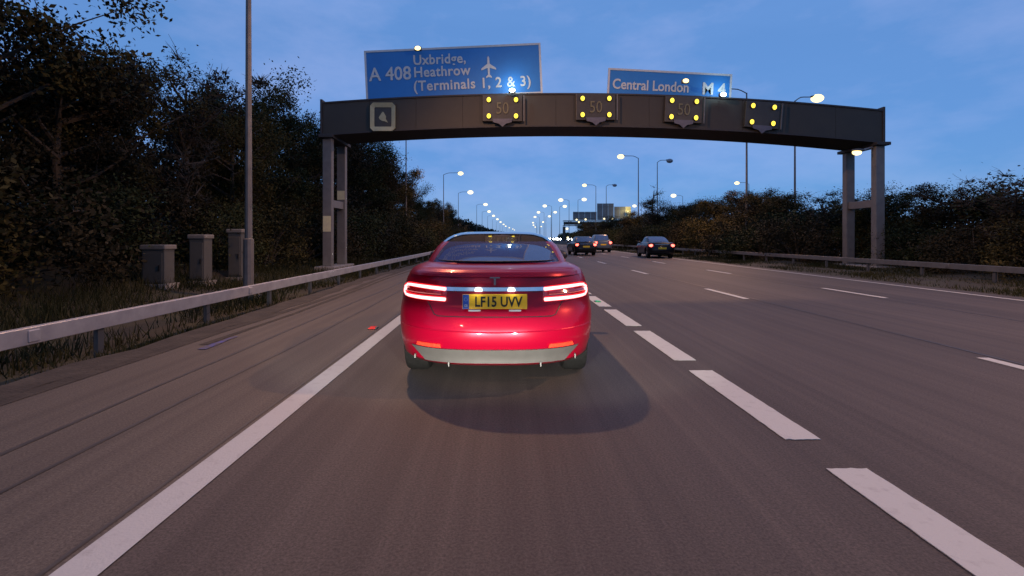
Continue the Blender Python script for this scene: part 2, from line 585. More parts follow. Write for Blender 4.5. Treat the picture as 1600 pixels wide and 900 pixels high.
# tar seams and the dirty gutter of the hard shoulder
def wavy(x0, w, z, name, m, parent, y0=-4, y1=60, amp=.03, step=1.2):
    v, f = [], []
    y, i = y0, 0
    ph = random.uniform(0, 6)
    while y < y1:
        o = amp * math.sin(y * .35 + ph) + random.uniform(-amp, amp) * .4
        ww = w * random.uniform(.6, 1.3)
        v += [(x0 + o - ww / 2, y, z), (x0 + o + ww / 2, y, z)]
        if i:
            a = 2 * i - 2
            f.append((a, a + 1, a + 3, a + 2))
        i += 1
        y += step
    return MB().add(v, f).build(name, m, parent)
wavy(-2.62, .035, .004, 'tar_seam', M['tar'], shoulder)
wavy(-3.08, .045, .004, 'tar_seam', M['tar'], shoulder)
wavy(-1.83, .035, .004, 'tar_seam', M['tar'], shoulder, amp=.006)
for (x, w) in ((LINE_2 + .16, .03), (LINE_3 - .17, .035)):
    wavy(x, w, .0035, 'lane_joint', M['tar'], road, amp=.012, step=1.6)
wavy(-4.02, .16, .0045, 'dirt_streak', M['litter'], shoulder, amp=.08)
wavy(-4.36, .42, .006, 'gutter_dirt', M['litter'], shoulder, amp=.10, step=.7)
wavy(-3.75, .10, .005, 'dirt_streak', M['litter'], shoulder, y0=6, y1=22, amp=.06)
for (x, y, w, l) in [(-3.62, 5.75, .08, .9)]:  # short bluish mark on the hard shoulder
    wavy(x, w, .008, 'blue_mark', M['blue_mark_tone'], shoulder, y0=y, y1=y + l, amp=.02, step=.25)

# road studs
def stud(name, label, x, y, m, group):
    t = thing(name, label, 'road stud', (x, y, .004), 0, group)
    MB().box((0, 0, .008), (.13, .15, .016), bev=.005).build('casting', M['post'], t)
    MB().box((0, -.079, .011), (.10, .012, .012)).build('reflector', m, t)
    MB().box((0, 0, .020), (.08, .10, .008)).build('rubber_pad', m, t)
stud('road_stud', 'red reflective stud beside the solid white edge line', -1.92, 7.1, M['stud_red'], None)
stud('road_stud', 'green reflective stud between the short white lane dashes', LINE_1 - .02, 10.05, M['stud_green'], None)

# ------------------------------------------------------------------ barriers
def barrier(label, x, y0, y1, top, h, spacing, face, name='crash_barrier', metal='galv'):
    t = thing(name, label, 'crash barrier', (x, y0, 0))
    mb = MB()
    prof = [(-.5, 0), (-.5, .16), (-.2, .26), (-.2, .42), (-.5, .52), (-.5, 1.0), (.5, 1.0), (.5, 0)]
    prof = [(-.5, .04), (-.42, 0), (.42, 0), (.5, .04), (.5, .96), (.42, 1.0), (-.42, 1.0), (-.5, .96)]
    yl = list(np.arange(y0, y1 + .1, 5.0))
    W = .10
    v, f = [], []
    n = len(prof)
    for i, y in enumerate(yl):
        for a, b in prof:
            v.append((a * W + bend(y), y - y0, top - h + b * h))
        if i:
            for k in range(n):
                f.append(((i - 1) * n + k, (i - 1) * n + (k + 1) % n, i * n + (k + 1) % n, i * n + k))
    f.append(tuple(range(n)))
    f.append(tuple(range((len(yl) - 1) * n, len(yl) * n)))
    mb.add(v, f).build('rail', M[metal], t, smooth=True)
    gz = ground_z(x, 10)
    pm = MB().box((0, 0, (top - h + gz - .3) / 2), (.06, .10, top - h - gz + .3)).mesh('post', M['post'])
    bk = MB().box((0, 0, 0), (.05, .14, h * .7), bev=.01).mesh('joint_plate', M[metal])
    y = y0 + .6
    while y < min(y1, 130):
        inst('post', pm, t, (face * .03 + bend(y), y - y0, 0))
        y += spacing
    for k in range(int((min(y1, 60) - y0) / 4.8)):
        yy = y0 + 2 + 4.8 * k
        inst('joint_plate', bk, t, (-face * .045, yy - y0, top - h / 2))
    return t
barrier('long galvanised box-beam barrier beside the hard shoulder', -5.5, -6, 400, .30, .20, 2.4, -1)
barrier('long galvanised barrier behind the grass verge at the far edge line', 14.0, -6, 400, .535, .17, 2.4, 1, metal='galv_dull')

# ------------------------------------------------------------------ street lamps
LAMP_H = 12.0
def lamp_parts(arm, glow):
    mat_glow = M[glow]
    pole = MB().tube([(0, 0, 0), (0, 0, 1.3), (0, 0, 1.32), (0, 0, LAMP_H - .6), (0, 0, LAMP_H - .15)], [.125, .125, .09, .05, .048], 10).mesh('pole', M['galv_dull'], True)
    pts = [(0, 0, LAMP_H - .2)] + [(arm * t, 0, LAMP_H - .2 + .33 * math.sin(min(1, t * 2.2) * math.pi / 2)) for t in (.08, .2, .35, .5, .75, 1.0)]
    armm = MB().tube(pts, .038, 8).mesh('arm', M['galv_dull'], True)
    s = 1 if arm > 0 else -1
    head = MB().ellipsoid((arm + s * .35, 0, LAMP_H + .16), (.5, .2, .11)).mesh('lamp_head', M['galv_dull'], True)
    k = 1.0 if glow != 'lamp_far' else 1.5
    lens = MB().ellipsoid((arm + s * .42, 0, LAMP_H + .03), (.46 * k, .38 * k, .30 * k)).mesh('lens', mat_glow, True)  # lens enlarged beyond a real bowl to include the lamp's bloom
    base = MB().box((0, 0, -.1), (.5, .5, .3)).mesh('footing', M['concrete'])
    return pole, armm, head, lens, base
lamp_cache = {}
def street_lamp(label, x, y, arm, glow='lamp_glow', group=None, light=0.0, name='street_lamp', tilt=33):
    k = (arm, glow)
    if k not in lamp_cache:
        lamp_cache[k] = lamp_parts(arm, glow)
    pole, armm, head, lens, base = lamp_cache[k]
    gz = max(0, ground_z(x, y))
    t = thing(name, label, 'street lamp', (x, y, 0), 0, group)
    inst('pole', pole, t)
    inst('arm', armm, t)
    hd = inst('lamp_head', head, t)
    inst('lens', lens, hd)
    if y < 120:
        inst('footing', base, t)
    if light:
        ld = bpy.data.lights.new('lamp_light', 'SPOT')
        ld.energy = light
        ld.color = (1.0, .52, .26)
        ld.spot_size = math.radians(146)
        ld.spot_blend = .7
        ld.shadow_soft_size = .16
        lo = link(bpy.data.objects.new('lamp_light', ld))
        s = 1 if arm > 0 else -1
        lo.location = (arm + s * .42, 0, LAMP_H - .48)
        lo.rotation_euler = (0, -s * math.radians(tilt), 0)
        lo.parent = t
    return t
LW = 11000.0
GL, GA, GB = 'street lamps along the hard shoulder', 'street lamps with arms over our carriageway', 'street lamps facing the opposite carriageway'
A_L, A_R = 2.4, 1.9
# row beyond the hard shoulder (pole x, y)
left_row = [(-10.3, -13.5), (-6.6, 12.5), (-9.9, 49), (-9.95, 80), (-10.6, 113), (-8.6, 154), (-8.7, 195), (-7.7, 232), (-6.4, 275), (-4.9, 322), (-2.9, 377), (-1.0, 434), (3, 500), (8, 570), (11.4, 640)]
for i, (x, y) in enumerate(left_row):
    if y < 0:
        lb = 'street lamp on the bank behind the camera'
    elif y < 20:
        lb = 'nearest tall steel street lamp rising in front of the bank trees before the gantry'
    elif y < 60:
        lb = 'street lamp whose head is hidden behind the gantry beam'
    elif y < 260:
        lb = f'lit street lamp on the tree bank, {ORD[i - 3]} visible lamp beyond the gantry'
    else:
        lb = f'tiny lit street lamp far along the tree bank, {ORD[i - 3]} visible beyond the gantry'
    street_lamp(lb, x, y, A_L, 'lamp_glow' if y < 100 else 'lamp_far', GL, (0 if y > 130 else 5400 if 0 < y < 25 else 3000 if y < 0 else 4200))
# row A, arms toward us
row_a = [(17.4, 4.0), (17.6, 35.0), (17.7, 63.5), (18.7, 98), (18.4, 136), (16.0, 161), (16.8, 201), (18.2, 245), (22.7, 335), (27, 400), (33, 470)]
for i, (x, y) in enumerate(row_a):
    if y < 10:
        lb = 'street lamp behind the grass verge abreast of the camera'
    elif y < 40:
        lb = 'street lamp pole standing under the right part of the gantry beam'
    elif y < 210:
        lb = f'lit street lamp with its arm toward our lanes, {ORD[i - 2]} beyond the gantry'
    else:
        lb = f'tiny lit street lamp far along the middle strip, {ORD[i - 2]} of its row beyond the gantry'
    street_lamp(lb, x, y, -A_R, 'lamp_glow' if y < 100 else 'lamp_far', GA, (8000 if y < 10 else 6600 if y < 70 else 5000) if y < 110 else 0, tilt=38)
# row B, arms to the other side; two of them are dark
row_b = [(22.3, 37.0, 'lamp_glow'), (21.3, 67, 'lamp_off'), (20.8, 98, 'lamp_off'), (20.6, 134, 'lamp_far'), (18.9, 163, 'lamp_far'), (19.6, 200, 'lamp_far'), (20.8, 238, 'lamp_far'), (24.6, 322, 'lamp_far'), (33, 447, 'lamp_far')]
for i, (x, y, m) in enumerate(row_b):
    if y < 40:
        lb = 'brightest lit street lamp glowing just above the right end of the gantry beam'
    elif m == 'lamp_off':
        lb = 'unlit street lamp beside the bare fir-shaped tree' if y < 80 else 'unlit street lamp above the distant gantry'
    elif y < 240:
        lb = f'lit street lamp facing the opposite carriageway, {ORD[i - 3]} lit one beyond the distant gantry signs'
    else:
        lb = f'tiny lit street lamp facing the opposite carriageway, {ORD[i - 3]} lit one past the distant gantry signs'
    street_lamp(lb, x, y, 1.3, m, GB, 4000 if y < 40 else 0)
# row C, beyond the other carriageway
for (x, y, lb) in [(45.5, 94, 'lit street lamp showing over the thicket top, under the gantry beam'), (43.0, 122, 'small lit street lamp beside the bare fir-shaped tree top'), (43.7, 161, 'small lit street lamp just above the distant gantry sign with the yellow lit panel')]:
    street_lamp(lb, x + 2.2, y, -1.9, 'lamp_glow' if y < 100 else 'lamp_far', 'street lamps beyond the opposite carriageway')

# headlamps of the car that carries the camera: they light the bumper ahead and show in its paint
for sx in (-1, 1):
    ld = bpy.data.lights.new('headlamp', 'SPOT')
    ld.energy = 1150
    ld.color = (1.0, .93, .82)
    ld.spot_size = math.radians(13)
    ld.spot_blend = .3
    ld.shadow_soft_size = .05
    lo = link(bpy.data.objects.new('headlamp', ld))
    lo.location = (sx * .62 - .05, .55, .66)
    lo.rotation_euler = (math.radians(90 - 5.2), 0, 0)
    lo.scale = (4.6, 1, 1)

# ------------------------------------------------------------------ gantry
def cam_arc(x):
    return -.0037 * (x - 2.5) ** 2
GY0, GY1 = 21.0, 23.0
gantry = thing('sign_gantry', 'wide dark gantry arching over all lanes on paired steel legs', 'gantry', (0, GY0, 0))
def arc_box(x0, x1, zlo, zhi, y0, y1, n=28):
    v, f = [], []
    for i in range(n + 1):
        x = x0 + (x1 - x0) * i / n
        c = cam_arc(x)
        v += [(x, y0, zlo + c), (x, y1, zlo + c), (x, y1, zhi + c), (x, y0, zhi + c)]
        if i:
            a = 4 * i - 4
            for k in range(4):
                f.append((a + k, a + (k + 1) % 4, a + 4 + (k + 1) % 4, a + 4 + k))
    f += [(0, 1, 2, 3), tuple(4 * n + k for k in (3, 2, 1, 0))]
    return MB().add(v, f)
X0, X1 = -7.86, 16.45
# front cladding panels, butted with recessed joints
NP = 12
for k in range(NP):
    a = X0 + (X1 - X0) * k / NP
    b = X0 + (X1 - X0) * (k + 1) / NP
    arc_box(a + .005, b - .005, 6.24, 7.56, 0.0, .05, 4).build('cladding_panel', M['beam'], gantry)
arc_box(X0 + .01, X1 - .01, 6.26, 7.54, .056, 1.94).build('beam', M['beam_dark'], gantry)
arc_box(X0, X1, 7.563, 7.63, -.04, 2.0).build('top_flange', M['beam_dark'], gantry)
arc_box(X0, X1, 6.17, 6.237, -.04, 2.0).build('bottom_flange', M['beam_dark'], gantry)
for xe in (X0 - .06, X1 + .06):
    c = cam_arc(xe)
    MB().box((xe, 1.0, 6.93 + c), (.10, 2.1, 1.66), bev=.02).build('end_plate', M['beam_dark'], gantry)
# legs: two columns per side, one behind the other, tied half way up
for xl in (-7.68, 16.38):
    top = 6.2 + cam_arc(xl)
    gz = -.3
    for yl in (.15, 1.95):
        MB().box((xl, yl, (top + gz) / 2), (.40, .30, top - gz), bev=.03).build('leg', M['leg'], gantry)
    MB().box((xl, 1.05, 2.85), (.26, 1.5, .34), bev=.02).build('cross_tie', M['leg'], gantry)
    MB().box((xl, 1.05, top + .03 - .10), (.62, 2.5, .14), bev=.02).build('bearing_plate', M['beam_dark'], gantry)
    MB().box((xl, 1.05, -.05), (.9, 2.7, .3), bev=.03).build('plinth', M['concrete'], gantry)
MB().box((-7.68, -.008, 1.95), (.34, .016, .68)).build('warning_plate', M['label'], gantry)
MB().box((-7.68, 1.793, 3.35), (.34, .014, .42)).build('warning_plate', M['label'], gantry)

# lane signals on the beam
def lane_signal(label, px, py, w, digits, tilt, flip=False):
    x = (px - 787) * 20.9 / 755
    z = CAM_H + (372 - py) * 20.9 / 755
    t = thing('lane_signal', label, 'lane signal', (x, GY0 - .15, z), 0, 'lane signals along the gantry beam')
    t.rotation_euler = (0, tilt, 0)
    MB().box((0, .06, 0), (w + .56, .14, 1.14), bev=.02).build('housing', M['signal_face'], t)
    MB().box((w / 2 + .34, -.05, -.02), (.045, .05, 1.12)).build('side_shield', M['galv_dull'], t)
    lm = MB().ellipsoid((0, 0, 0), (.088, .05, .105), 12, 8).mesh('amber_lamp', M['amber'], True)
    hd = MB().tube([(0, .03, 0), (0, -.03, 0)], .12, 14).mesh('lamp_bezel', M['black_trim'])
    for sx in (-1, 1):
        for sz in (-1, 1):
            b = inst('lamp_bezel', hd, t, (sx * w / 2, -.035, sz * .35))
            inst('amber_lamp', lm, b, (0, -.035, 0))
    if digits:
        me = text_mesh('speed_digits', digits, .72, M['digit'], 0, .8, .006, 1.0, 'CENTER')
        inst('speed_digits', me, t, (0, -.037, -.25))
    ar = [(-.42, .13), (.42, .13), (.40, -.02), (.16, -.08), (0, -.22), (-.16, -.08), (-.40, -.02)]
    MB().poly(ar, .03, lambda u, v, d: (u, d, v)).build('lane_arrow', M['arrow'], t).location = (0, -.075, -.60)
    return t
lane_signal('amber-lit signal with unlit 50 digits, under the end of the A 408 sign', 785, 169.5, 1.17, '50', .0)
lane_signal('amber-lit signal with unlit 50 digits, between the two blue signs', 930.5, 167.5, 1.15, '50', .0)
lane_signal('amber-lit signal below the Central London sign', 1067.5, 171.5, 1.06, '50', .045)
lane_signal('amber-lit signal closest to the far end of the beam, clear of both signs', 1190.5, 180, .92, '', .08)

# square symbol panel at the near end of the beam
t = thing('symbol_signal', 'square dark signal with pale chamfered frame and pale diamond symbol', 'lane signal', ((598.5 - 787) * 20.9 / 755, GY0 - .10, CAM_H + (372 - 183) * 20.9 / 755))
MB().box((0, .05, 0), (1.06, .12, 1.2)).build('housing', M['signal_face'], t)
o_, i_ = [], []
for (a, c, lst) in ((.54, .13, o_), (.37, .03, i_)):
    h = a * 1.13
    lst += [(-a + c, -h), (a - c, -h), (a, -h + c), (a, h - c), (a - c, h), (-a + c, h), (-a, h - c), (-a, -h + c)]
v = [(u, -.08, w) for u, w in o_] + [(u, -.03, w) for u, w in i_] + [(u, 0, w) for u, w in o_] + [(u, 0, w) for u, w in i_]
f = []
for k in range(8):
    n = (k + 1) % 8
    f += [(k, n, 8 + n, 8 + k), (k, 16 + k, 16 + n, n), (8 + k, 8 + n, 24 + n, 24 + k)]
MB().add(v, f).build('frame', M['frame_pale'], t)
sym = [(-.18, -.02), (-.02, .22), (.02, .22), (.14, .02), (.12, -.08), (.22, -.24), (.06, -.18), (-.03, -.17), (-.14, -.10)]
MB().poly(sym, .02, lambda u, v, d: (u, -.03 + d, v)).build('symbol', M['frame_pale'], t)

# blue direction signs standing on the beam
def plane_poly():
    h = [(0, 1.0), (.07, .86), (.08, .45), (.52, .12), (.52, .0), (.08, .16), (.06, -.32), (.2, -.46), (.2, -.56), (0, -.48)]
    return h + [(-u, v) for u, v in reversed(h[1:-1])]
def road_sign(name, label, xc, zc, w, h, tilt, y=GY0 + .12):
    t = thing(name, label, 'road sign', (xc, y, zc))
    t.rotation_euler = (0, tilt, 0)
    MB().box((0, .03, 0), (w, .05, h), bev=.012).build('panel', M['sign_blue'], t)
    b = .085
    fr = MB()
    fr.box((0, -.006, h / 2 - b / 2), (w, .014, b)).box((0, -.006, -h / 2 + b / 2), (w, .014, b))
    fr.box((-w / 2 + b / 2, -.006, 0), (b, .0142, h - 2 * b)).box((w / 2 - b / 2, -.006, 0), (b, .0142, h - 2 * b))
    fr.build('border', M['sign_white'], t)
    pm = MB().box((0, .12, 0), (.09, .12, h + .5)).mesh('bracket', M['galv_dull'])
    n = int(w / 1.6)
    for k in range(n + 1):
        inst('bracket', pm, t, (-w / 2 + .3 + (w - .6) * k / n, 0, -.25))
    return t
def put(t, name, body, size, x, z, bold=.012, xs=.92, sp=1.0):
    inst(name, text_mesh(name, body, size, M['sign_white'], bold, xs, .006, sp), t, (x, -.008, z))
s1 = road_sign('direction_sign', 'large blue A 408 sign to Uxbridge and Heathrow standing on the beam', -2.2, 8.58, 7.72, 2.22, -.046)
put(s1, 'road_number', 'A 408', .82, -3.68, -.22)
put(s1, 'place_name', 'Uxbridge,', .60, -1.74, .40, sp=1.06)
put(s1, 'place_name', 'Heathrow', .62, -1.74, -.14, sp=1.06)
put(s1, 'place_name', '(Terminals 1, 2 & 3)', .62, -1.78, -.74, sp=1.10)
MB().poly([(u * .62, v * .62) for u, v in plane_poly()], .012, lambda u, v, d: (u + 1.55, -.014 + d, v + .02)).build('aeroplane_symbol', M['sign_white'], s1)
s2 = road_sign('direction_sign', 'smaller blue Central London M 4 sign standing on the beam', 7.25, 7.98, 5.42, 1.30, .052)
put(s2, 'place_name', 'Central London', .62, -2.50, -.24, sp=1.0, xs=.84)
put(s2, 'road_number', 'M 4', .72, 1.42, -.28, bold=.02)
# floodlights and bright specks fixed to the signs
def flood(label, x, y, z, glow, energy, color, group, aim=0):
    t = thing('sign_light', label, 'floodlight', (x, y, z), 0, group)
    MB().box((0, .02, 0), (.30, .16, .16), bev=.02).build('housing', M['galv_dull'], t)
    MB().ellipsoid((0, -.07, 0), (.13, .06, .09), 12, 8).build('lens', M[glow], t, True)
    MB().tube([(0, .05, 0), (0, .25, -.05 if aim == 0 else .1)], .02, 6).build('bracket', M['galv_dull'], t)
    if energy:
        ld = bpy.data.lights.new('flood_light', 'POINT')
        ld.energy = energy
        ld.color = color
        ld.shadow_soft_size = .06
        lo = link(bpy.data.objects.new('flood_light', ld))
        lo.location = (0, -.10, .32 if aim == 0 else -.3)
        lo.parent = t
    return t
GF = 'floodlights on the gantry signs'
flood('small warm bright speck over the word Uxbridge at the sign top', -3.68, 20.75, 9.46, 'lamp_warm', 0, (1, .9, .7), GF, 1)  # bright speck given a lamp body; it lights nothing
flood('small pale floodlight below the terminal numbers on the A 408 sign', .36, 20.62, 7.62, 'lamp_cold', 26, (.55, .85, 1), GF)
flood('small pale floodlight below the M 4 number', 9.35, 20.62, 7.44, 'lamp_cold', 22, (.55, .85, 1), GF)
flood('small warm bright speck over the Central London lettering', 7.75, 20.62, 8.02, 'lamp_warm', 0, (1, .9, .7), GF, 1)  # another bright speck in a lamp body, without a light
# lamp hanging under the far end of the beam
t = thing('gantry_lamp', 'warm lit lamp on a pale arm under the far end of the beam', 'lamp', (15.35, 21.0, 5.05))
MB().ellipsoid((0, 0, 0), (.2, .12, .12)).build('lens', M['lamp_warm'], t, True)
MB().ellipsoid((.06, .02, .1), (.3, .16, .07)).build('lamp_head', M['galv_dull'], t, True)
MB().tube([(.25, .02, .1), (.95, .2, .32)], .04, 8).build('arm', M['galv'], t)

# distant gantry with the backs of its signs
GZ = 154.0
k_ = GZ / 755
def gx(px): return (px - 787) * k_
def gz_(py): return CAM_H + (372 - py) * k_
dg = thing('distant_gantry', 'distant lattice gantry carrying grey sign backs over the opposite carriageway', 'gantry', (0, GZ, 0))
xa, xb = gx(880.5), gx(880.5) + 34
for z in (gz_(345), gz_(352.5)):
    for yy in (0, 2):
        MB().box(((xa + xb) / 2, yy, z), (xb - xa, .22, .22)).build('chord', M['beam_dark'], dg)
n = 17
for k in range(n):
    a, b = xa + (xb - xa) * k / n, xa + (xb - xa) * (k + 1) / n
    z0, z1 = gz_(352.5), gz_(345)
    if k % 2:
        z0, z1 = z1, z0
    MB().tube([(a, 0, z0), (b, 0, z1)], .09, 6).build('brace', M['beam_dark'], dg)
MB().box(((xa + xb) / 2, 1, (gz_(345) + gz_(352.5)) / 2), (xb - xa - .4, 1.2, .9)).build('walkway', M['beam_dark'], dg)
for yy in (0, 2):
    for xx in (xa + .3, xb - .3):
        MB().box((xx, yy, gz_(354) / 2), (.6, .5, gz_(354))).build('leg', M['beam_dark'], dg)
def back_sign(label, p0, p1, t0, t1, split=None):
    x0, x1, z1, z0 = gx(p0), gx(p1), gz_(t0), gz_(t1)
    t = thing('distant_road_sign', label, 'road sign', ((x0 + x1) / 2, GZ - .3, (z0 + z1) / 2), 0, 'sign backs on the distant gantry')
    w, h = x1 - x0, z1 - z0
    n = max(2, round(w / 1.9))
    for k in range(n):
        pw = w / n
        m = M['label'] if (split and k >= n / 2) else M['sign_back']  # lit half gets yellow panels: the light is put into the colour
        MB().box((-w / 2 + pw * (k + .5), 0, 0), (pw - .05, .08, h)).build('panel', m, t)
    for zz in (-h * .3, h * .3):
        MB().box((0, -.08, zz), (w, .08, .1)).build('rail', M['galv_dull'], t)
    return t
back_sign('low wide grey sign back on the distant gantry', 895, 932, 331, 344)
back_sign('tallest grey sign back in the middle of the distant gantry', 932.6, 958.6, 318, 344)
back_sign('sign back on the distant gantry with a yellow lit half', 959.2, 985.5, 323, 342, True)
GS = 'small lights along the distant gantry'
for k, (px, py) in enumerate([(900.5, 343.5), (904, 347), (914.5, 343), (943.5, 342), (956.5, 342)]):
    t = thing('maintenance_light', ['small white light', 'lower small white light', 'small white light below the low wide sign back', 'small white light below the tallest sign back', 'small white light at the corner of the tallest sign back'][k] + ' on the distant gantry' + (' near its leg' if k < 2 else ''), 'light', (gx(px), GZ - .6, gz_(py)), 0, GS)
    MB().ellipsoid((0, 0, 0), (.3, .2, .3), 10, 6).build('lens', M['lamp_far'], t, True)
    MB().box((0, .3, .25), (.3, .4, .15)).build('housing', M['beam_dark'], t)
for k, (px, py) in enumerate([(885.5, 357.5), (887, 371.5)]):
    t = thing('maintenance_light', ['white light on the distant gantry leg just under its beam', 'white light half way down the distant gantry leg'][k], 'light', (gx(px), GZ - .7, gz_(py)), 0, GS)
    MB().ellipsoid((0, 0, 0), (.42, .2, .36), 10, 6).build('lens', M['lamp_far'], t, True)
    MB().box((0, .3, .25), (.3, .4, .15)).build('housing', M['beam_dark'], t)

ld = bpy.data.lights.new('added_panel_light', 'POINT')  # added light for the yellow half, standing in for a nearby street lamp
ld.energy = 420
ld.color = (1.0, .80, .30)
ld.shadow_soft_size = .1
lo = link(bpy.data.objects.new('added_panel_light', ld))
lo.location = (gx(978), GZ - 2.6, gz_(331))
t = thing('added_panel_lamp', 'small added lamp on a bracket lighting the yellow half of the sign back', 'light', (gx(978), GZ - 2.3, gz_(331) - .1))
MB().ellipsoid((0, 0, 0), (.16, .1, .12), 10, 6).build('lens', M['lamp_warm'], t, True)
MB().tube([(0, .08, 0), (0, 1.0, -.9), (0, 1.9, -2.6)], .05, 6).build('bracket', M['beam_dark'], t)

# ------------------------------------------------------------------ roadside cabinets and posts behind the near barrier
def cabinet(label, x, y, w, d, h, name='roadside_cabinet'):
    gz = ground_z(x, y)
    t = thing(name, label, 'cabinet', (x, y, gz), 0, 'roadside equipment behind the barrier')
    MB().box((0, 0, h / 2), (w, d, h), bev=.02).build('housing', M['cabinet'], t)
    MB().box((0, 0, h + .06), (w + .08, d + .08, .13), bev=.03).build('cap', M['cabinet_cap'], t)
    dr = MB().box((0, -d / 2 - .012, h * .5), (w * .84, .024, h * .82), bev=.008).build('door', M['cabinet'], t)
    MB().box((w * .32, -d / 2 - .04, h * .5), (.03, .04, .14)).build('handle', M['black_trim'], dr)
    MB().box((0, 0, -.1), (w + .16, d + .16, .3)).build('plinth', M['concrete'], t)
cabinet('tall grey cabinet with pale cap beside the near lamp post', -8.75, 15.9, .44, .40, 1.50)
cabinet('middle grey cabinet with pale cap behind the barrier', -8.9, 14.2, .44, .40, 1.28)
cabinet('wide low grey cabinet, farthest of the three from the lamp post', -9.15, 12.8, .6, .40, .95)

# ------------------------------------------------------------------ cars
def superplan(w, yr, yf, Lr, nr, Lf, nf, NR=16, NS=18, NF=12):
    """half outline from the rear centre to the front centre"""
    pts = []
    for i in range(NR + 1):
        a = (i / NR) * math.pi / 2
        pts.append((w * math.sin(a) ** (2 / nr), yr + Lr * (1 - math.cos(a) ** (2 / nr) if math.cos(a) > 1e-9 else 1)))
    ya, yb = yr + Lr, yf - Lf
    for i in range(1, NS):
        pts.append((w, ya + (yb - ya) * i / NS))
    for i in range(NF, -1, -1):
        a = (i / NF) * math.pi / 2
        c = math.cos(a)
        pts.append((w * math.sin(a) ** (2 / nf), yf - Lf * (1 - (c ** (2 / nf) if c > 1e-9 else 0))))
    return pts

def ring(pts, zf):
    """full closed ring out of a half outline"""
    right = [(x, y, zf(x, y)) for x, y in pts]
    left = [(-x, y, z) for x, y, z in right[1:-1]][::-1]
    return right + left

class CarShape:
    def __init__(s, levels, cabin, Lr=.8, nr=3.0, Lf=1.1, nf=2.4, drop=.20, L=4.9, rear_wheel=.95, front_wheel=3.88, wheel_r=.35, half=.98, NR=16, NS=18, NF=12):
        s.__dict__.update(locals())
    def dz(s, y, z):
        k = min(1, max(0, (z - .55) / .5))
        return z - max(0, (y - s.L * .62) / (s.L * .38)) ** 1.3 * s.drop * k
    def rear(s, x, z):
        """y of the rear skin at (x, z)"""
        zs = [l[0] for l in s.levels]
        w = float(np.interp(z, zs, [l[1] for l in s.levels]))
        yr = float(np.interp(z, zs, [l[2] for l in s.levels]))
        t = min(.999, abs(x) / w)
        return yr + s.Lr * (1 - (1 - t ** s.nr) ** (1 / s.nr))

def ring_faces(n, j, idx=None):
    return [(j * n + k, j * n + (k + 1) % n, (j + 1) * n + (k + 1) % n, (j + 1) * n + k) for k in range(n)]

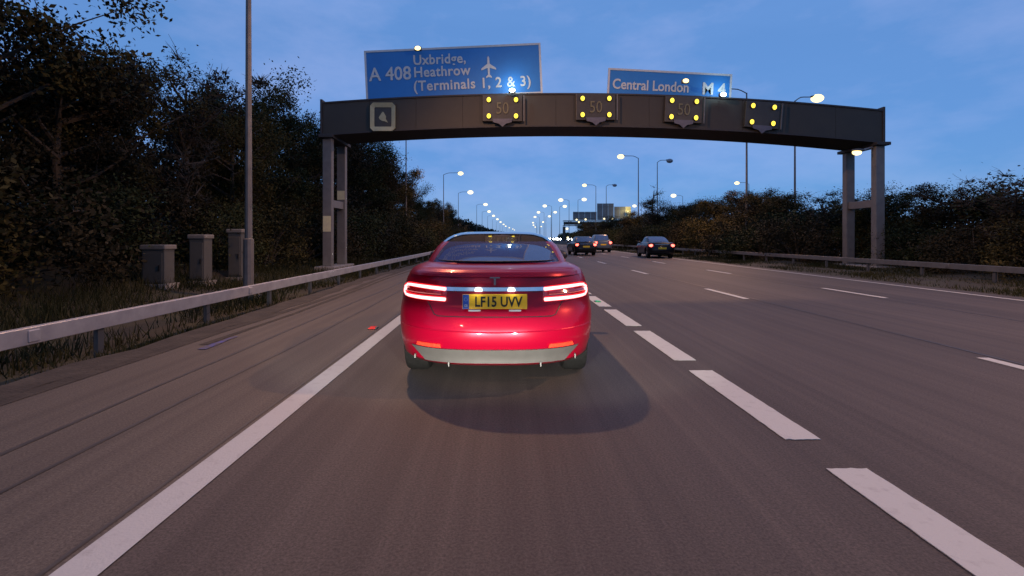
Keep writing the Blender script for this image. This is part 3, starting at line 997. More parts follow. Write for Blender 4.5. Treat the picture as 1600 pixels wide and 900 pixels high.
def make_car(name, label, cat, S, paint, loc, rz=0.0, group=None, detail=False, plate_txt=None, tail=True, head=False, glass_roof=False, plate_y=None):
    t = thing(name, label, cat, loc, rz, group)
    # lower body: horizontal rings, then a cap rising to the deck
    rings = []
    for (z, w, yr, yf) in S.levels:
        rings.append(ring(superplan(w, yr, yf, S.Lr, S.nr, S.Lf, S.nf, S.NR, S.NS, S.NF), lambda x, y, z=z: S.dz(y, z)))
    zt, wt, yrt, yft = S.levels[-1]
    cy = (yrt + yft) / 2
    for k, up in ((.96, .012), (.88, .026), (.70, .036), (.4, .042)):
        rings.append([(x * k, cy + (y - cy) * (k if k > .9 else k), S.dz(cy + (y - cy) * k, zt + up)) for x, y, z in rings[len(S.levels) - 1]])
    n = len(rings[0])
    v = [p for r in rings for p in r]
    f = []
    for j in range(len(rings) - 1):
        f += ring_faces(n, j)
    f.append(tuple(range(n)))
    f.append(tuple(range((len(rings) - 1) * n, len(rings) * n)))
    body = MB().add(v, f).build('body', paint, t, smooth=True, angle=50)
    # wheel arches cut out of the flanks
    cut = MB()
    for sx in (-1, 1):
        for wy in (S.rear_wheel, S.front_wheel):
            cut.tube([(sx * (S.half - .34), wy, S.wheel_r + .03), (sx * (S.half + .2), wy, S.wheel_r + .03)], S.wheel_r + .055, 28)
    co = cut.build('cutter', None)
    md = body.modifiers.new('arches', 'BOOLEAN')
    md.operation = 'DIFFERENCE'
    md.solver = 'EXACT'
    md.object = co
    bpy.context.view_layer.update()
    # evaluated in world space with the thing's transform still being identity-relative
    wm = t.matrix_world.copy()
    co.matrix_world = wm
    bpy.context.view_layer.update()
    me = bpy.data.meshes.new_from_object(body.evaluated_get(bpy.context.evaluated_depsgraph_get()))
    body.modifiers.clear()
    body.data = me
    me.materials.clear()
    me.materials.append(paint)
    me.polygons.foreach_set('material_index', [0] * len(me.polygons))
    me.polygons.foreach_set('use_smooth', [True] * len(me.polygons))
    me.set_sharp_from_angle(angle=math.radians(40))
    bpy.data.objects.remove(co)
    # cabin: rings too, split into glass, roof and pillars
    cr = []
    for (z, w, yr, yf) in S.cabin:
        L = yf - yr
        cr.append(ring(superplan(w, yr, yf, L * .42, 2.7, L * .40, 2.6, S.NR, S.NS, S.NF), lambda x, y, z=z: z))
    nC = len(S.cabin)
    zt, wt, yrt, yft = S.cabin[-1]
    cy = (yrt + yft) / 2
    for k, up in ((.75, .003), (.4, .005)):
        cr.append([(x * k, cy + (y - cy) * k, zt + up) for x, y, z in cr[nC - 1]])
    n = len(cr[0])
    top_cap = tuple(range((len(cr) - 1) * n, len(cr) * n))
    cv = [p for r in cr for p in r]
    half = n // 2
    g = {'rear_window': [], 'side_window': [], 'windscreen': [], 'roof': [], 'pillars': [], 'side_window2': []}
    gi0, gi1 = S.glass
    for j in range(len(cr) - 1):
        for k, q in enumerate(ring_faces(n, j)):
            kk = min(k, n - 1 - k)          # 0 at the rear centre, half-1 at the front
            side = 'side_window' if k < half else 'side_window2'
            if j >= gi1:
                g['roof'].append(q)
            elif j >= gi0 and kk < S.NR * .54:
                g['rear_window'].append(q)
            elif j >= gi0 and S.NR + 1 <= kk < S.NR + S.NS - 1 and kk != S.NR + S.NS // 2:
                g[side].append(q)
            elif j >= gi0 and kk >= S.NR + S.NS + S.NF * .35:
                g['windscreen'].append(q)
            else:
                g['pillars'].append(q)
    g['roof'].append(top_cap)
    def sub(name, faces, m):
        used = sorted({i for q in faces for i in q})
        mp = {a: b for b, a in enumerate(used)}
        return MB().add([cv[i] for i in used], [tuple(mp[i] for i in q) for q in faces]).build(name, m, t, True, 60)
    sub('pillars', g['pillars'], paint)
    sub('roof', g['roof'], M['gloss_black'] if glass_roof else paint)
    sub('rear_window', g['rear_window'], M['car_glass'])
    sub('windscreen', g['windscreen'], M['car_glass'])
    sub('side_window', g['side_window'], M['car_glass'])
    sub('side_window', g['side_window2'], M['car_glass'])
    # cabin floor and seats
    z0, w0, y0, y1 = S.cabin[0]
    L = y1 - y0
    fl = [(x, y) for x, y, z in ring(superplan(w0 - .05, y0 + .12, y1 - .1, L * .42, 2.7, L * .4, 2.6, 8, 6, 6), lambda x, y: 0)]
    zf = S.levels[-1][0] + .055
    MB().add([(x, y, zf) for x, y in fl], [tuple(range(len(fl)))]).build('parcel_shelf', M['interior'], t)
    for sx in (-.37, .37):
        MB().box((sx, y0 + L * .62, zf + .06), (.48, .16, .2), Euler((-.2, 0, 0)), .06).box((sx, y0 + L * .62 - .06, zf + .135), (.26, .10, .17), None, .045).build('seat', M['seat'], t, True)
    MB().box((0, y0 + L * .40, zf + .05), (.26, .10, .16), None, .045).build('headrest', M['seat'], t, True)
    # wheels
    tyre = MB()
    R, W = S.wheel_r, .235
    prof = [(-W / 2 + .02, R * .70), (-W / 2, R * .80), (-W / 2 + .01, R * .95), (-W / 2 + .04, R), (W / 2 - .04, R), (W / 2 - .01, R * .95), (W / 2, R * .80), (W / 2 - .02, R * .70)]
    nv = 36
    vs, fs = [], []
    for i in range(nv):
        a = 2 * math.pi * i / nv
        for (px, pr) in prof:
            vs.append((px, pr * math.cos(a), pr * math.sin(a)))
    m8 = len(prof)
    for i in range(nv):
        for k in range(m8 - 1):
            a, b = i * m8 + k, ((i + 1) % nv) * m8 + k
            fs.append((a, a + 1, b + 1, b))
    tm = tyre.add(vs, fs).mesh('tyre', M['rubber'], True)
    rim = MB().tube([(-.05, 0, 0), (.06, 0, 0)], R * .70, 30)
    for k in range(5):
        a = 2 * math.pi * k / 5
        rim.box((.075, math.cos(a) * R * .36, math.sin(a) * R * .36), (.03, .09, R * .66), Euler((a - math.pi / 2 + math.pi, 0, 0)))
    rm = rim.mesh('rim', M['rim'])
    for sx in (-1, 1):
        for wy in (S.rear_wheel, S.front_wheel):
            w = link(bpy.data.objects.new('wheel', None))
            w.parent = t
            w.location = (sx * (S.half - .175), wy, R)
            w.rotation_euler = (0, 0, 0 if sx > 0 else math.pi)
            inst('tyre', tm, w)
            inst('rim', rm, w)
    MB().box((0, (S.rear_wheel + S.front_wheel) / 2, .26), (S.half * 1.2, S.L * .66, .14)).build('underbody', M['black_trim'], t)
    # door mirrors
    for sx in (-1, 1):
        MB().ellipsoid((sx * (S.half - .02), S.mirror_y, S.levels[-1][0] + .02), (.115, .07, .08)).box((sx * (S.half - .13), S.mirror_y, S.levels[-1][0] - .01), (.12, .05, .04)).build('door_mirror', M['black_trim'], t, True)
    return t

def rear_patch(S, outline, out, th=.02, nx=14, nz=6):
    """thin solid that follows the rear skin between (x, z) bounds given as function rows: outline(v) -> (x0, x1, z)"""
    vs, fs = [], []
    for layer in (out, out - th):
        for j in range(nz + 1):
            x0, x1, z = outline(j / nz)
            for i in range(nx + 1):
                x = x0 + (x1 - x0) * i / nx
                vs.append((x, S.rear(x, z) - layer, z))
    n = (nx + 1) * (nz + 1)
    for j in range(nz):
        for i in range(nx):
            a = j * (nx + 1) + i
            fs += [(a, a + 1, a + nx + 2, a + nx + 1), (n + a, n + a + nx + 1, n + a + nx + 2, n + a + 1)]
    for i in range(nx):
        a, b = i, nz * (nx + 1) + i
        fs += [(a, n + a, n + a + 1, a + 1), (b, b + 1, n + b + 1, n + b)]
    for j in range(nz):
        a, b = j * (nx + 1), j * (nx + 1) + nx
        fs += [(a, a + nx + 1, n + a + nx + 1, n + a), (b, n + b, n + b + nx + 1, b + nx + 1)]
    return MB().add(vs, fs)

def plate(t, S, z, w=.52, h=.111, x=0.0, txt=None, y=None, out=.03):
    yy = (S.rear(0, z) if y is None else y) - out
    p = MB().box((x, yy, z), (w, .014, h), bev=.004).build('number_plate', M['plate_yellow'], t)
    if txt:
        MB().box((x - w / 2 + .030, yy - .0085, z), (.052, .004, h * .97)).build('country_band', M['plate_blue'], p)
        me = text_mesh('registration', txt, .118, M['plate_black'], .0030, .80, .0015, 1.02, 'CENTER')
        inst('registration', me, p, (x + .030, yy - .0085, z - .040))
        # tiny dots that stand for the stars and the country letters on the band
        d = MB()
        for k in range(8):
            a = 2 * math.pi * k / 8
            d.box((x - w / 2 + .030 + .014 * math.cos(a), yy - .0112, z + .02 + .014 * math.sin(a)), (.004, .002, .004))
        d.build('star_ring', M['sign_white'], p)
        inst('country_letters', text_mesh('country_letters', 'GB', .028, M['sign_white'], .0006, .8, .001, 1.0, 'CENTER'), p, (x - w / 2 + .030, yy - .0112, z - .042))
    return p

# --- the red saloon just ahead
S = CarShape(
    levels=[(q[0], q[1] * .962, q[2], q[3]) for q in [(.25, .92, .10, 4.74), (.285, .945, .05, 4.80), (.33, .955, .045, 4.86), (.40, .968, .015, 4.88), (.47, .975, .0, 4.90), (.545, .98, .0, 4.90), (.60, .985, .015, 4.90),
            (.66, .985, .045, 4.88), (.705, .983, .07, 4.86), (.74, .98, .095, 4.84), (.80, .972, .105, 4.80), (.87, .957, .11, 4.76), (.94, .935, .115, 4.70),
            (1.00, .905, .115, 4.62), (1.035, .88, .13, 4.56), (1.055, .845, .17, 4.50)]],
    Lr=1.05, nr=2.75, half=.945,
    cabin=[(1.03, .80, .46, 3.95), (1.09, .785, .60, 3.75), (1.14, .77, .82, 3.58), (1.19, .752, 1.04, 3.42), (1.24, .73, 1.28, 3.28), (1.29, .69, 1.55, 3.14), (1.335, .645, 1.80, 3.02), (1.375, .58, 2.02, 2.96), (1.400, .50, 2.20, 2.92), (1.411, .43, 2.32, 2.88)])
S.glass = (1, 5)
S.mirror_y = 3.3
red = make_car('red_saloon', 'glossy red electric saloon directly ahead with bright tail lights and yellow plate', 'car', S, M['paint_red'], (-.075, 4.0, 0), detail=True, glass_roof=True)
# recessed plate pocket trim, plate and chrome bar
rear_patch(S, lambda v: (-.44, .44, .712 + .165 * v), .004, .012).build('plate_recess', M['paint_red'], red, True)
plate(red, S, .795, .545, .125, .0, 'LF15 UVV', None, .035)
rear_patch(S, lambda v: (-.43 - .03 * v, .43 + .03 * v, .880 + .032 * v), .022, .03, 20, 2).build('chrome_strip', M['chrome'], red, True)
bd = MB()
bd.box((0, S.rear(0, .985) - .010, .995), (.085, .01, .014)).box((0, S.rear(0, .96) - .010, .960), (.018, .01, .06))
bd.build('badge', M['chrome'], red)
for sx in (-1, 1):
    bar = MB().box((sx * .17, S.rear(.17, .72) - .045, .724), (.10, .014, .012)).build('plate_lamp', M['sign_white'], red)
    ld = bpy.data.lights.new('plate_light', 'POINT')
    ld.energy = .3
    ld.color = (1, .95, .85)
    ld.shadow_soft_size = .04
    lo = link(bpy.data.objects.new('plate_light', ld))
    lo.location = (sx * .15, S.rear(.15, .87) - .10, .885)
    lo.parent = red
# lip spoiler along the boot edge
v = []
rear_patch(S, lambda v: (-.80 + .04 * v, .80 - .04 * v, 1.000 + .045 * v), .028, .05, 24, 3).build('boot_lip', M['paint_red'], red, True, 50)
# shut lines
def rear_line(name, pts, r, m, out=.002):
    P = []
    for (x, z) in pts:
        P.append((x, S.rear(x, z) - out, z))
    return MB().tube(P, r, 5).build(name, m, red)
rear_line('boot_seam', [(-.60, .80)] + [(-.60 + .02 * k, .80 - .03 * k) for k in range(1, 5)] + [(x, .668) for x in np.linspace(-.48, .48, 14)] + [(.60 - .02 * k, .80 - .03 * k) for k in range(4, 0, -1)] + [(.60, .80)], .0045, M['black_trim'])
rear_line('bumper_crease', [(x, .545 + .02 * abs(x)) for x in np.linspace(-.86, .86, 30)], .006, M['paint_red'], 0.0)
# tail lights
for sx in (-1, 1):
    hs = rear_patch(S, lambda v: (sx * (.41 + .0 * v), sx * (.862 - .02 * abs(v - .5)), (.796 + .120 * v)), .010, .03, 16, 6).build('tail_light', M['lamp_red'], red, True)
    path = [(.425, .894), (.50, .900), (.60, .906), (.70, .910), (.76, .911), (.805, .906), (.832, .892), (.842, .873), (.842, .850), (.836, .832), (.82, .820), (.78, .815), (.70, .813), (.60, .811), (.50, .809), (.425, .807)]
    fine = []
    for a, b in zip(path[:-1], path[1:]):
        for k in range(3):
            fine.append((a[0] + (b[0] - a[0]) * k / 3, a[1] + (b[1] - a[1]) * k / 3))
    fine.append(path[-1])
    P = [(sx * x, S.rear(x, z) - .028, z) for x, z in fine]
    gl = MB().tube(P, .0150, 8).build('light_guide', M['tail_glow'], hs, True)
    P = [(sx * x, S.rear(x, z) - .012, z) for x, z in fine]
    MB().tube(P, .0215, 8).build('light_rim', M['tail_halo'], hs, True)
    P = [(sx * x, S.rear(x, .86) - .016, .86) for x in np.linspace(.46, .80, 12)]
    MB().tube(P, .018, 6).build('indicator', M['lamp_red'], hs, True)
# silver diffuser, reflectors, fins
rear_patch(S, lambda v: (-.60 - .13 * v, .60 + .13 * v, .285 + .118 * v), .028, .05, 30, 5).build('diffuser', M['silver'], red, True, 30)
for sx in (-1, 1):
    rear_patch(S, lambda v: (sx * (.45 + .01 * v), sx * (.68 - .01 * v), .412 + .030 * v), .022, .03, 8, 2).build('reflector', M['reflector'], red, True)
    MB().box((sx * .385, S.rear(.385, .29) - .02, .275), (.010, .06, .035)).build('fin', M['galv_dull'], red)
    MB().box((sx * .70, S.rear(.70, .30) - .02, .30), (.010, .06, .035)).build('fin', M['galv_dull'], red)

# --- other cars
def hatch(tall=0.0):
    z = tall
    c = CarShape(
        levels=[(.26, .78, .16, 4.12), (.32, .84, .05, 4.2), (.45, .875, .0, 4.25), (.60, .88, .01, 4.25), (.75, .875, .05, 4.2), (.90 + z * .5, .86, .08, 4.1), (.98 + z * .5, .83, .11, 3.95), (1.02 + z * .5, .79, .16, 3.85)],
        cabin=[(1.0 + z * .5, .76, .16, 3.15), (1.06 + z * .5, .745, .20, 3.05), (1.18 + z * .7, .71, .33, 2.8), (1.30 + z * .9, .67, .46, 2.55), (1.38 + z, .63, .58, 2.4), (1.43 + z, .56, .74, 2.3), (1.45 + z, .48, .9, 2.2)],
        Lr=.55, nr=3.2, Lf=.9, nf=2.6, drop=.18, L=4.25, rear_wheel=.78, front_wheel=3.35, wheel_r=.31, half=.88, NR=10, NS=12, NF=8)
    c.glass = (1, 4)
    c.mirror_y = 2.85
    return c
def saloon2():
    c = CarShape(
        levels=[(.26, .80, .18, 4.45), (.32, .87, .06, 4.55), (.45, .895, .0, 4.6), (.60, .90, .01, 4.6), (.75, .895, .04, 4.55), (.90, .88, .07, 4.45), (.99, .85, .09, 4.3), (1.03, .81, .15, 4.2)],
        cabin=[(1.01, .77, .34, 3.5), (1.07, .755, .46, 3.4), (1.18, .72, .78, 3.15), (1.30, .68, 1.15, 2.9), (1.38, .63, 1.5, 2.75), (1.42, .56, 1.75, 2.65), (1.44, .48, 1.9, 2.6)],
        Lr=.6, nr=3.0, Lf=.95, nf=2.5, drop=.18, L=4.6, rear_wheel=.88, front_wheel=3.65, wheel_r=.32, half=.90, NR=10, NS=12, NF=8)
    c.glass = (1, 4)
    c.mirror_y = 3.05
    return c
def small_tail(t, S, z0, z1, x0, x1):
    for sx in (-1, 1):
        h = rear_patch(S, lambda v: (sx * x0, sx * x1, z0 + (z1 - z0) * v), .012, .03, 6, 3).build('tail_light', M['lamp_red'], t, True)
        xm, zm = x0 + (x1 - x0) * .5, z0 + (z1 - z0) * .5
        MB().ellipsoid((sx * xm, S.rear(xm, zm) - .02, zm), ((x1 - x0) * .52, .04, (z1 - z0) * .56), 12, 8).build('bulb', M['tail_small'], h, True)  # bulb enlarged so that its shape includes the red glow
def small_details(t, S, plate_z, bz):
    plate(t, S, plate_z, .52, .12, 0, None, None, .03)
    rear_patch(S, lambda v: (-.78, .78, .30 + .10 * v), .012, .03, 14, 2).build('bumper_trim', M['black_trim'], t, True)
    MB().tube([(x, S.rear(x, bz) - .012, bz) for x in np.linspace(-.45, .45, 9)], .012, 5).build('boot_handle', M['chrome'], t)
SH = hatch()
c1 = make_car('dark_hatchback', 'dark hatchback with lit tail lights and yellow plate, just right of the red car', 'car', SH, M['paint_brown'], (6.25, 36.5, 0), math.radians(2), 'cars driving ahead')
small_tail(c1, SH, .74, .90, .52, .80)
small_details(c1, SH, .68, .88)
SV = hatch(.2)
c2 = make_car('silver_car', 'pale silver-blue estate car with lit tail lights, partly behind the dark hatchback', 'car', SV, M['paint_silver'], (9.3, 45.0, 0), math.radians(1), 'cars driving ahead')
small_tail(c2, SV, .80, 1.0, .50, .81)
small_details(c2, SV, .72, .95)
S3 = saloon2()
c3 = make_car('black_saloon', 'black saloon in the far lane near the verge, seen from behind at an angle', 'car', S3, M['paint_black'], (10.35, 31.5, 0), math.radians(-4), 'cars driving ahead')
small_tail(c3, S3, .76, .92, .53, .82)
small_details(c3, S3, .66, .90)
# oncoming cars on the opposite carriageway, headlights on
SO = hatch(.05)
on = make_car('oncoming_car', 'distant oncoming car with dazzling headlights, left of the gantry leg', 'car', SO, M['paint_grey'], (25.0, 222, .16), math.pi, 'oncoming cars with headlights on')
for sx in (-1, 1):
    yf = SO.L - .12
    MB().ellipsoid((sx * .62, yf, .70), (.36, .12, .36), 12, 8).build('headlight', M['head_glow'], on, True)  # oversized blob: the headlight glare is put into its shape
MB().box((0, SO.L + .002, .5), (.9, .03, .14), bev=.01).build('grille', M['black_trim'], on)
bpy.context.view_layer.update()
for k, (x, y, lb) in enumerate([(27.4, 203, 'distant oncoming car with dazzling headlights, beside the gantry leg'), (26.0, 250, 'farther oncoming car with glaring headlights behind the first'), (31, 300, 'far oncoming car with headlights, one of the last in the queue'), (36.5, 390, 'farthest oncoming car, a bare pair of headlights')]):
    c = copy_tree(on)
    c.location = (x, y, .16)
    c['label'] = lb

# ------------------------------------------------------------------ vegetation
def leaf_quads(centers, spread, count, size, flat=.6):
    """count leaf quads spread around clump centres"""
    idx = rng.integers(0, len(centers), count)
    c = centers[idx]
    off = rng.normal(0, 1, (count, 3)) * spread[idx][:, None]
    off[:, 2] *= .8
    p = c + off
    d = rng.normal(0, 1, (count, 3))
    d /= np.linalg.norm(d, axis=1)[:, None]
    e = np.cross(d, rng.normal(0, 1, (count, 3)))
    e /= np.linalg.norm(e, axis=1)[:, None]
    s = size * rng.uniform(.55, 1.35, count)[:, None]
    a, b = d * s, e * s * flat
    v = np.stack([p - a, p + b * .9, p + a, p - b * .9], axis=1).reshape(-1, 3)
    f = np.arange(count * 4).reshape(-1, 4)
    return v, f

def tree_meshes(h, crown_r, low, nlimbs, leaves, size, mname, twigs=0, seed=0, conic=False):
    r = random.Random(seed)
    mb = MB()
    trunk = [(0, 0, -.3)]
    x = y = 0
    for k in range(1, 7):
        x += r.uniform(-.12, .12)
        y += r.uniform(-.12, .12)
        trunk.append((x, y, h * .88 * k / 6))
    r0 = .022 * h + .02
    mb.tube(trunk, [r0 * (1 - .13 * k) for k in range(7)], 8)
    tips, spreads = [], []
    for k in range(nlimbs):
        z0 = h * (low + (.80 - low) * r.random())
        tz = z0 / (h * .88) * 6
        i = min(5, int(tz))
        bx, by = trunk[i][0], trunk[i][1]
        a = r.uniform(0, 2 * math.pi)
        reach = crown_r * r.uniform(.55, 1.0) * (1.0 - .75 * (z0 / h - low) / (1 - low) if conic else 1.15 - .5 * abs(z0 / h - .5))
        rise = reach * (r.uniform(-.05, .25) if conic else r.uniform(.35, .9))
        e = (bx + math.cos(a) * reach, by + math.sin(a) * reach, min(h * .97, z0 + rise))
        m1 = (bx + math.cos(a) * reach * .45, by + math.sin(a) * reach * .45, z0 + rise * .35)
        mb.tube([(bx, by, z0), m1, e], [r0 * .42, r0 * .26, r0 * .10], 5)
        for q in range(4):
            t_ = r.uniform(.35, 1.05)
            px, py, pz = (bx + (e[0] - bx) * t_, by + (e[1] - by) * t_, z0 + (e[2] - z0) * t_)
            s = crown_r * r.uniform(.16, .34)
            tx, ty, tz2 = px + r.uniform(-1, 1) * s, py + r.uniform(-1, 1) * s, pz + r.uniform(-.4, 1.0) * s
            mb.tube([(px, py, pz), (tx, ty, tz2)], [r0 * .10, r0 * .04], 4, False)
            tips.append((tx, ty, tz2))
            spreads.append(crown_r * r.uniform(.07, .17))
    tips.append((trunk[-1][0], trunk[-1][1], h * .92))
    spreads.append(crown_r * .13)
    tips_, spreads_ = np.array(tips), np.array(spreads)
    for k in range(twigs):
        p = Vector(r.choice(tips)) + Vector((r.gauss(0, .02), r.gauss(0, .02), r.gauss(0, .02)))
        d = Vector((r.uniform(-1, 1), r.uniform(-1, 1), r.uniform(-.2, 1.1))) * r.uniform(.3, .8)
        q = p + d * .6 + Vector((r.uniform(-.1, .1), r.uniform(-.1, .1), .05))
        mb.tube([p, q, p + d], [.014, .010, .005], 3, False)
    wood = mb.mesh('trunk', M['bark'], True)
    v, f = leaf_quads(tips_, spreads_, leaves, size)
    crown = fast_mesh('crown', v, f, M[mname])
    return wood, crown

def shrub_meshes(h, rx, leaves, size, mname, seed):
    r = random.Random(seed)
    mb = MB()
    tips, sp = [], []
    for k in range(26):
        a, q = r.uniform(0, 2 * math.pi), math.sqrt(r.random()) * rx
        z = h * r.uniform(.15, .95) * (1 - .4 * (q / rx) ** 2)
        tips.append((math.cos(a) * q, math.sin(a) * q, z))
        sp.append(h * r.uniform(.07, .15))
        if k < 40:
            mb.tube([(math.cos(a) * .1, math.sin(a) * .1, -.2), (math.cos(a) * q * .5, math.sin(a) * q * .5, z * .6), tips[-1]], [.035, .025, .01], 4, False)
    for k in range(50):
        p = Vector(r.choice(tips))
        d = Vector((r.uniform(-1, 1), r.uniform(-1, 1), r.uniform(.1, 1.2))) * r.uniform(.25, .6)
        mb.tube([p, p + d], [.010, .004], 3, False)
    v, f = leaf_quads(np.array(tips), np.array(sp), leaves, size)
    v[:, 2] = np.maximum(v[:, 2], -.1)
    return mb.mesh('stems', M['bark'], True), fast_mesh('foliage', v, f, M[mname])

TREES = {
    'olive': tree_meshes(8, 2.9, .14, 26, 36000, .064, 'leaf_olive', 240, 1),
    'brown': tree_meshes(8, 2.7, .16, 26, 30000, .064, 'leaf_brown', 420, 2),
    'green': tree_meshes(8, 3.0, .12, 28, 36000, .064, 'leaf_green', 160, 3),
    'thin': tree_meshes(8, 2.4, .2, 24, 3800, .085, 'leaf_brown', 1500, 4),
    'fir': tree_meshes(8, 2.0, .10, 44, 3000, .08, 'leaf_green', 900, 5, True),
}
SHRUBS = {
    'olive': shrub_meshes(3.0, 1.7, 12000, .055, 'leaf_olive', 11),
    'brown': shrub_meshes(3.0, 1.8, 11000, .055, 'leaf_brown', 12),
    'green': shrub_meshes(3.0, 1.8, 12500, .055, 'leaf_green', 13),
}
LOOK = {'olive': 'olive-leaved tree', 'brown': 'brown autumn tree', 'green': 'dark green leafy tree', 'thin': 'nearly bare tree with fine twigs', 'fir': 'bare fir-shaped tree'}
SLOOK = {'olive': 'olive bush', 'brown': 'brown leafy bush', 'green': 'dark green bush'}
def plant(name, label, kind, cat, x, y, h, wscale=1.0, group=None, base=None):
    shrub = cat == 'bush'
    wood, leaf = (SHRUBS if shrub else TREES)[kind]
    s = h / (3.0 if shrub else 8.0)
    t = thing(name, label, cat, (x, y, ground_z(x, y) if base is None else base), random.uniform(0, 6.28), group)
    ws = s * wscale
    inst('stems' if shrub else 'trunk', wood, t, scale=(ws, ws, s))
    inst('foliage' if shrub else 'crown', leaf, t, scale=(ws, ws, s))
    return t
counts = {}
def nth(key):
    counts[key] = counts.get(key, 0) + 1
    return ORD[counts[key] - 1]

# bank on the near side: a front row, a back row, bushes at the foot
GT, GBU = 'trees on the bank beyond the hard shoulder', 'bushes at the foot of the bank'
GT2, GBU2 = 'trees of the thicket behind the far barrier', 'bushes behind the far barrier'
def where_left(y):
    return 'before the gantry' if y < 21 else 'past the gantry'
front = [(-12.6, 3.0, 'brown', 8.6), (-12.2, 6.6, 'green', 8.4), (-12.4, 9.8, 'olive', 8.2), (-11.8, 12.8, 'brown', 6.2), (-12.6, 15.2, 'olive', 5.8), (-12.2, 18.2, 'thin', 7.0), (-12.2, 21.8, 'olive', 6.2), (-12.8, 24.8, 'green', 7.4), (-12.6, 29, 'olive', 7.8), (-12.2, 33.5, 'brown', 8.0),
         (-12.0, 38.5, 'green', 8.2), (-12.2, 43.5, 'brown', 8.6), (-11.8, 49, 'olive', 8.0), (-12.4, 54, 'brown', 7.2), (-11.8, 60, 'green', 6.4), (-11.6, 67, 'olive', 6.0), (-11.6, 75, 'brown', 6.2), (-11.4, 84, 'olive', 6.2), (-11.4, 94, 'green', 6.2), (-11.6, 105, 'brown', 6.4)]
back = [(-17.5, 5, 'olive', 8.2), (-17, 12, 'green', 6.8), (-17.5, 19, 'brown', 5.8), (-17, 27, 'olive', 6.0), (-17.5, 35, 'thin', 8.2), (-17, 44, 'brown', 8.0), (-16.5, 54, 'green', 7.0), (-16.5, 66, 'thin', 7.0)]
for row, rows in (('front row', front), ('back row', back)):
    for (x, y, k, h) in rows:
        w = where_left(y)
        plant('bank_tree', f'{nth(("L", row, w, k))} {LOOK[k]} of the bank {row} {w}', k, 'tree', x, y, h, 1.0, GT)
bush = [(-9.6, 4.5, 'brown', 2.6), (-9.9, 7.2, 'olive', 3.0), (-10.8, 9.8, 'brown', 3.2), (-11.3, 12.4, 'green', 2.6), (-11.2, 14.8, 'brown', 2.8), (-10.3, 17.2, 'green', 2.4), (-9.9, 20.0, 'olive', 2.8), (-10.2, 24, 'brown', 3.4), (-9.7, 27.5, 'green', 3.2), (-9.6, 31.5, 'brown', 3.6), (-9.4, 36, 'olive', 3.6),
        (-9.2, 41, 'brown', 3.6), (-9.2, 46, 'green', 3.6), (-9.0, 52, 'brown', 3.6), (-9.0, 58, 'olive', 3.6), (-8.9, 65, 'brown', 3.4), (-8.8, 73, 'green', 3.4), (-8.8, 82, 'brown', 3.4), (-8.8, 92, 'olive', 3.4), (-8.8, 103, 'brown', 3.4)]
for (x, y, k, h) in bush:
    w = where_left(y)
    plant('bank_bush', f'{nth(("LB", w, k))} {SLOOK[k]} at the bank foot {w}', k, 'bush', x, y, h, 1.15, GBU)
# thicket behind the far barrier
def where_right(y):
    return 'before the gantry' if y < 21 else 'past the gantry'
rt = [(17.2, 6, 'brown', 3.8), (17.6, 10, 'green', 4.2), (17.8, 13.5, 'olive', 4.2), (17.8, 17, 'thin', 4.6), (19.4, 20.5, 'brown', 4.6), (19.0, 24.6, 'green', 4.6), (18.6, 28, 'thin', 5.0), (18.6, 32, 'olive', 4.9), (18.8, 36, 'brown', 5.2), (18.9, 40, 'olive', 5.4), (18.6, 44.5, 'olive', 5.4), (18.6, 49, 'green', 5.0),
      (18.3, 54, 'brown', 5.0), (18.0, 58.5, 'fir', 8.0), (18.8, 63, 'olive', 5.4), (18.6, 69, 'brown', 5.4), (18.8, 76, 'green', 5.4), (18.8, 84, 'brown', 5.4), (19.0, 93, 'olive', 5.6), (19.2, 103, 'brown', 5.6), (20.4, 114, 'green', 5.6), (21.0, 125, 'brown', 5.4)]
rt = [(x, y, k, h if k == 'fir' else h * (.74 if y < 30 else .86 if y < 48 else .92 if y < 60 else .80)) for x, y, k, h in rt]
for (x, y, k, h) in rt:
    if k == 'fir':
        plant('thicket_tree', 'bare fir-shaped tree rising above the thicket beside an unlit lamp', k, 'tree', x, y, h, 1.0, GT2)
    else:
        w = where_right(y)
        plant('thicket_tree', f'{nth(("R", w, k))} {LOOK[k]} of the thicket {w}', k, 'tree', x, y, h, 1.5, GT2)
rb = [(15.8, 5.0, 'brown', 2.3), (16.0, 8, 'green', 2.5), (16.0, 11, 'brown', 2.5), (16.1, 14, 'olive', 2.6), (16.6, 17, 'brown', 2.6), (17.6, 20.6, 'green', 2.4), (15.9, 26, 'brown', 2.9), (16.0, 29.5, 'green', 3.0), (16.0, 33, 'brown', 3.0), (16.0, 37, 'olive', 3.1), (16.0, 41, 'brown', 3.1),
      (16.1, 45.5, 'green', 3.1), (16.1, 50, 'brown', 3.1), (16.0, 55, 'olive', 3.0), (16.0, 61, 'brown', 3.0), (16.1, 68, 'green', 3.0), (16.2, 76, 'brown', 3.0), (16.3, 85, 'olive', 3.0), (16.5, 95, 'brown', 3.0), (16.8, 106, 'green', 3.0)]
rb = [(x, y, k, h * (.85 if y < 24 else 1.0)) for x, y, k, h in rb]
for (x, y, k, h) in rb:
    w = where_right(y)
    plant('thicket_bush', f'{nth(("RB", w, k))} {SLOOK[k]} behind the far barrier {w}', k, 'bush', x, y, h, 1.2, GBU2)

for i, y in enumerate([7, 10.5, 14, 17.5, 21.5, 25.5, 29.5, 34, 39, 44, 50, 56]):
    k = ('green', 'brown', 'olive')[i % 3]
    w = where_right(y)
    plant('thicket_bush', f'{nth(("RC", w, k))} tall {SLOOK[k]} of the thicket back row {w}', k, 'bush', 20.6 + .4 * (i % 2), y, 3.1 + .25 * (i % 4), 1.5, GBU2)

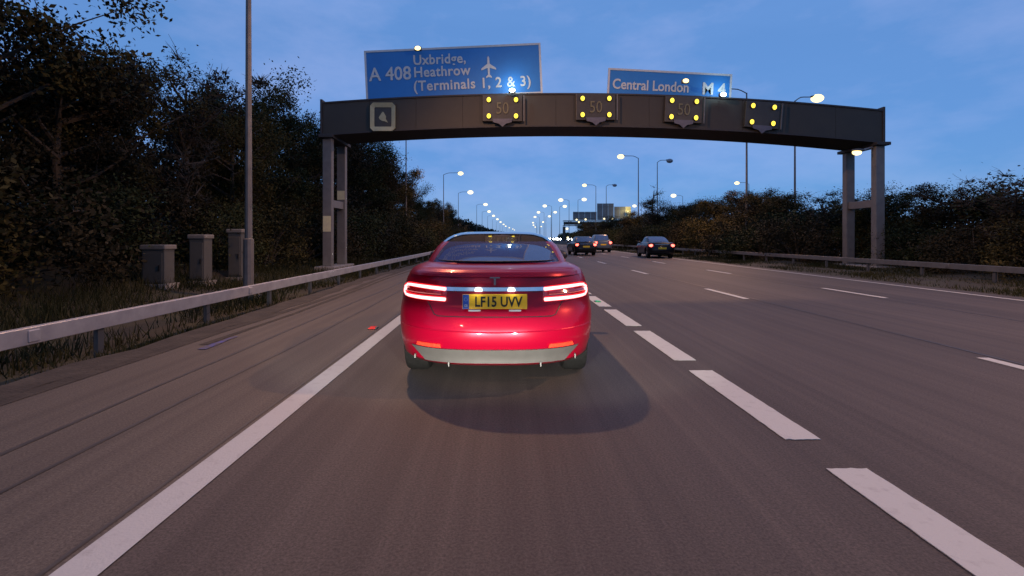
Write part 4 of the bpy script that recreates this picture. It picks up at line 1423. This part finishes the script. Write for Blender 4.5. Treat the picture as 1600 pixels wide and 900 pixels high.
# far-off woods that read as one mass, grass of the verges
def woods(name, label, x0, x1, y0, y1, h, n, mname, size=.4):
    y = rng.uniform(y0, y1, n)
    x = rng.uniform(x0, x1, n) + np.array([bend(t) for t in y])
    hh = h * (.75 + .25 * np.sin(y * .23) * np.cos(x * .31 + y * .11))
    z = rng.uniform(0, 1, n) ** .8 * hh
    v, f = leaf_quads(np.stack([x, y, z], 1), np.full(n, .35), n, size)
    gz = np.array([float(np.interp(a - bend(b), gxs, gzs)) for a, b in zip(v[:, 0], v[:, 1])])
    v[:, 2] += gz
    o = inst(name, fast_mesh(name, v, f, M[mname]))
    tag(o, label, 'woods', kind='stuff')
woods('distant_woods', 'far dark woodland along the bank beside the road', -19, -9, 108, 330, 6.4, 26000, 'leaf_brown')
woods('distant_woods', 'far dark woodland beyond the opposite carriageway', 39, 54, 60, 420, 5.0, 30000, 'leaf_green', .45)
woods('distant_woods', 'dark woodland on top of the bank behind the trees', -27, -19, -8, 110, 5.2, 26000, 'leaf_brown', .3)
woods('distant_woods', 'far low woodland closing the view along the bank', -40, -10, 330, 800, 7, 12000, 'leaf_green', .9)

def grass(name, label, x0, x1, y0, y1, n, h, bias=1.0):
    u = rng.uniform(0, 1, n) ** bias
    y = y0 + (y1 - y0) * u
    x = rng.uniform(x0, x1, n)
    keep = np.sin(x * 2.1 + y * .7) + np.sin(y * 1.3 - x) + rng.normal(0, .7, n) > -.4
    x, y = x[keep], y[keep]
    n = len(x)
    z = np.interp(x, gxs, gzs) - .04
    a = rng.uniform(0, 2 * np.pi, n)
    hh = h * rng.uniform(.4, 1.2, n)
    w = .006 + .004 * rng.random(n) + y * .0004
    lean = rng.normal(0, .35, (n, 2)) * hh[:, None]
    p0 = np.stack([x - np.cos(a) * w, y - np.sin(a) * w, z], 1)
    p1 = np.stack([x + np.cos(a) * w, y + np.sin(a) * w, z], 1)
    p2 = np.stack([x + lean[:, 0], y + lean[:, 1], z + hh], 1)
    v = np.stack([p0, p1, p2], 1).reshape(-1, 3)
    o = inst(name, fast_mesh(name, v, np.arange(n * 3).reshape(-1, 3), M['grass']))
    tag(o, label, 'grass', kind='stuff')
grass('verge_grass', 'rough grass behind the near barrier', -10.5, -5.7, 2, 60, 60000, .34, 1.7)
grass('verge_grass', 'thin grass between the barrier and the hard shoulder', -5.5, -4.75, 2, 50, 9000, .16, 1.6)
grass('verge_grass', 'mown grass verge in front of the far barrier', 11.75, 16.2, 3, 70, 70000, .16, 1.6)
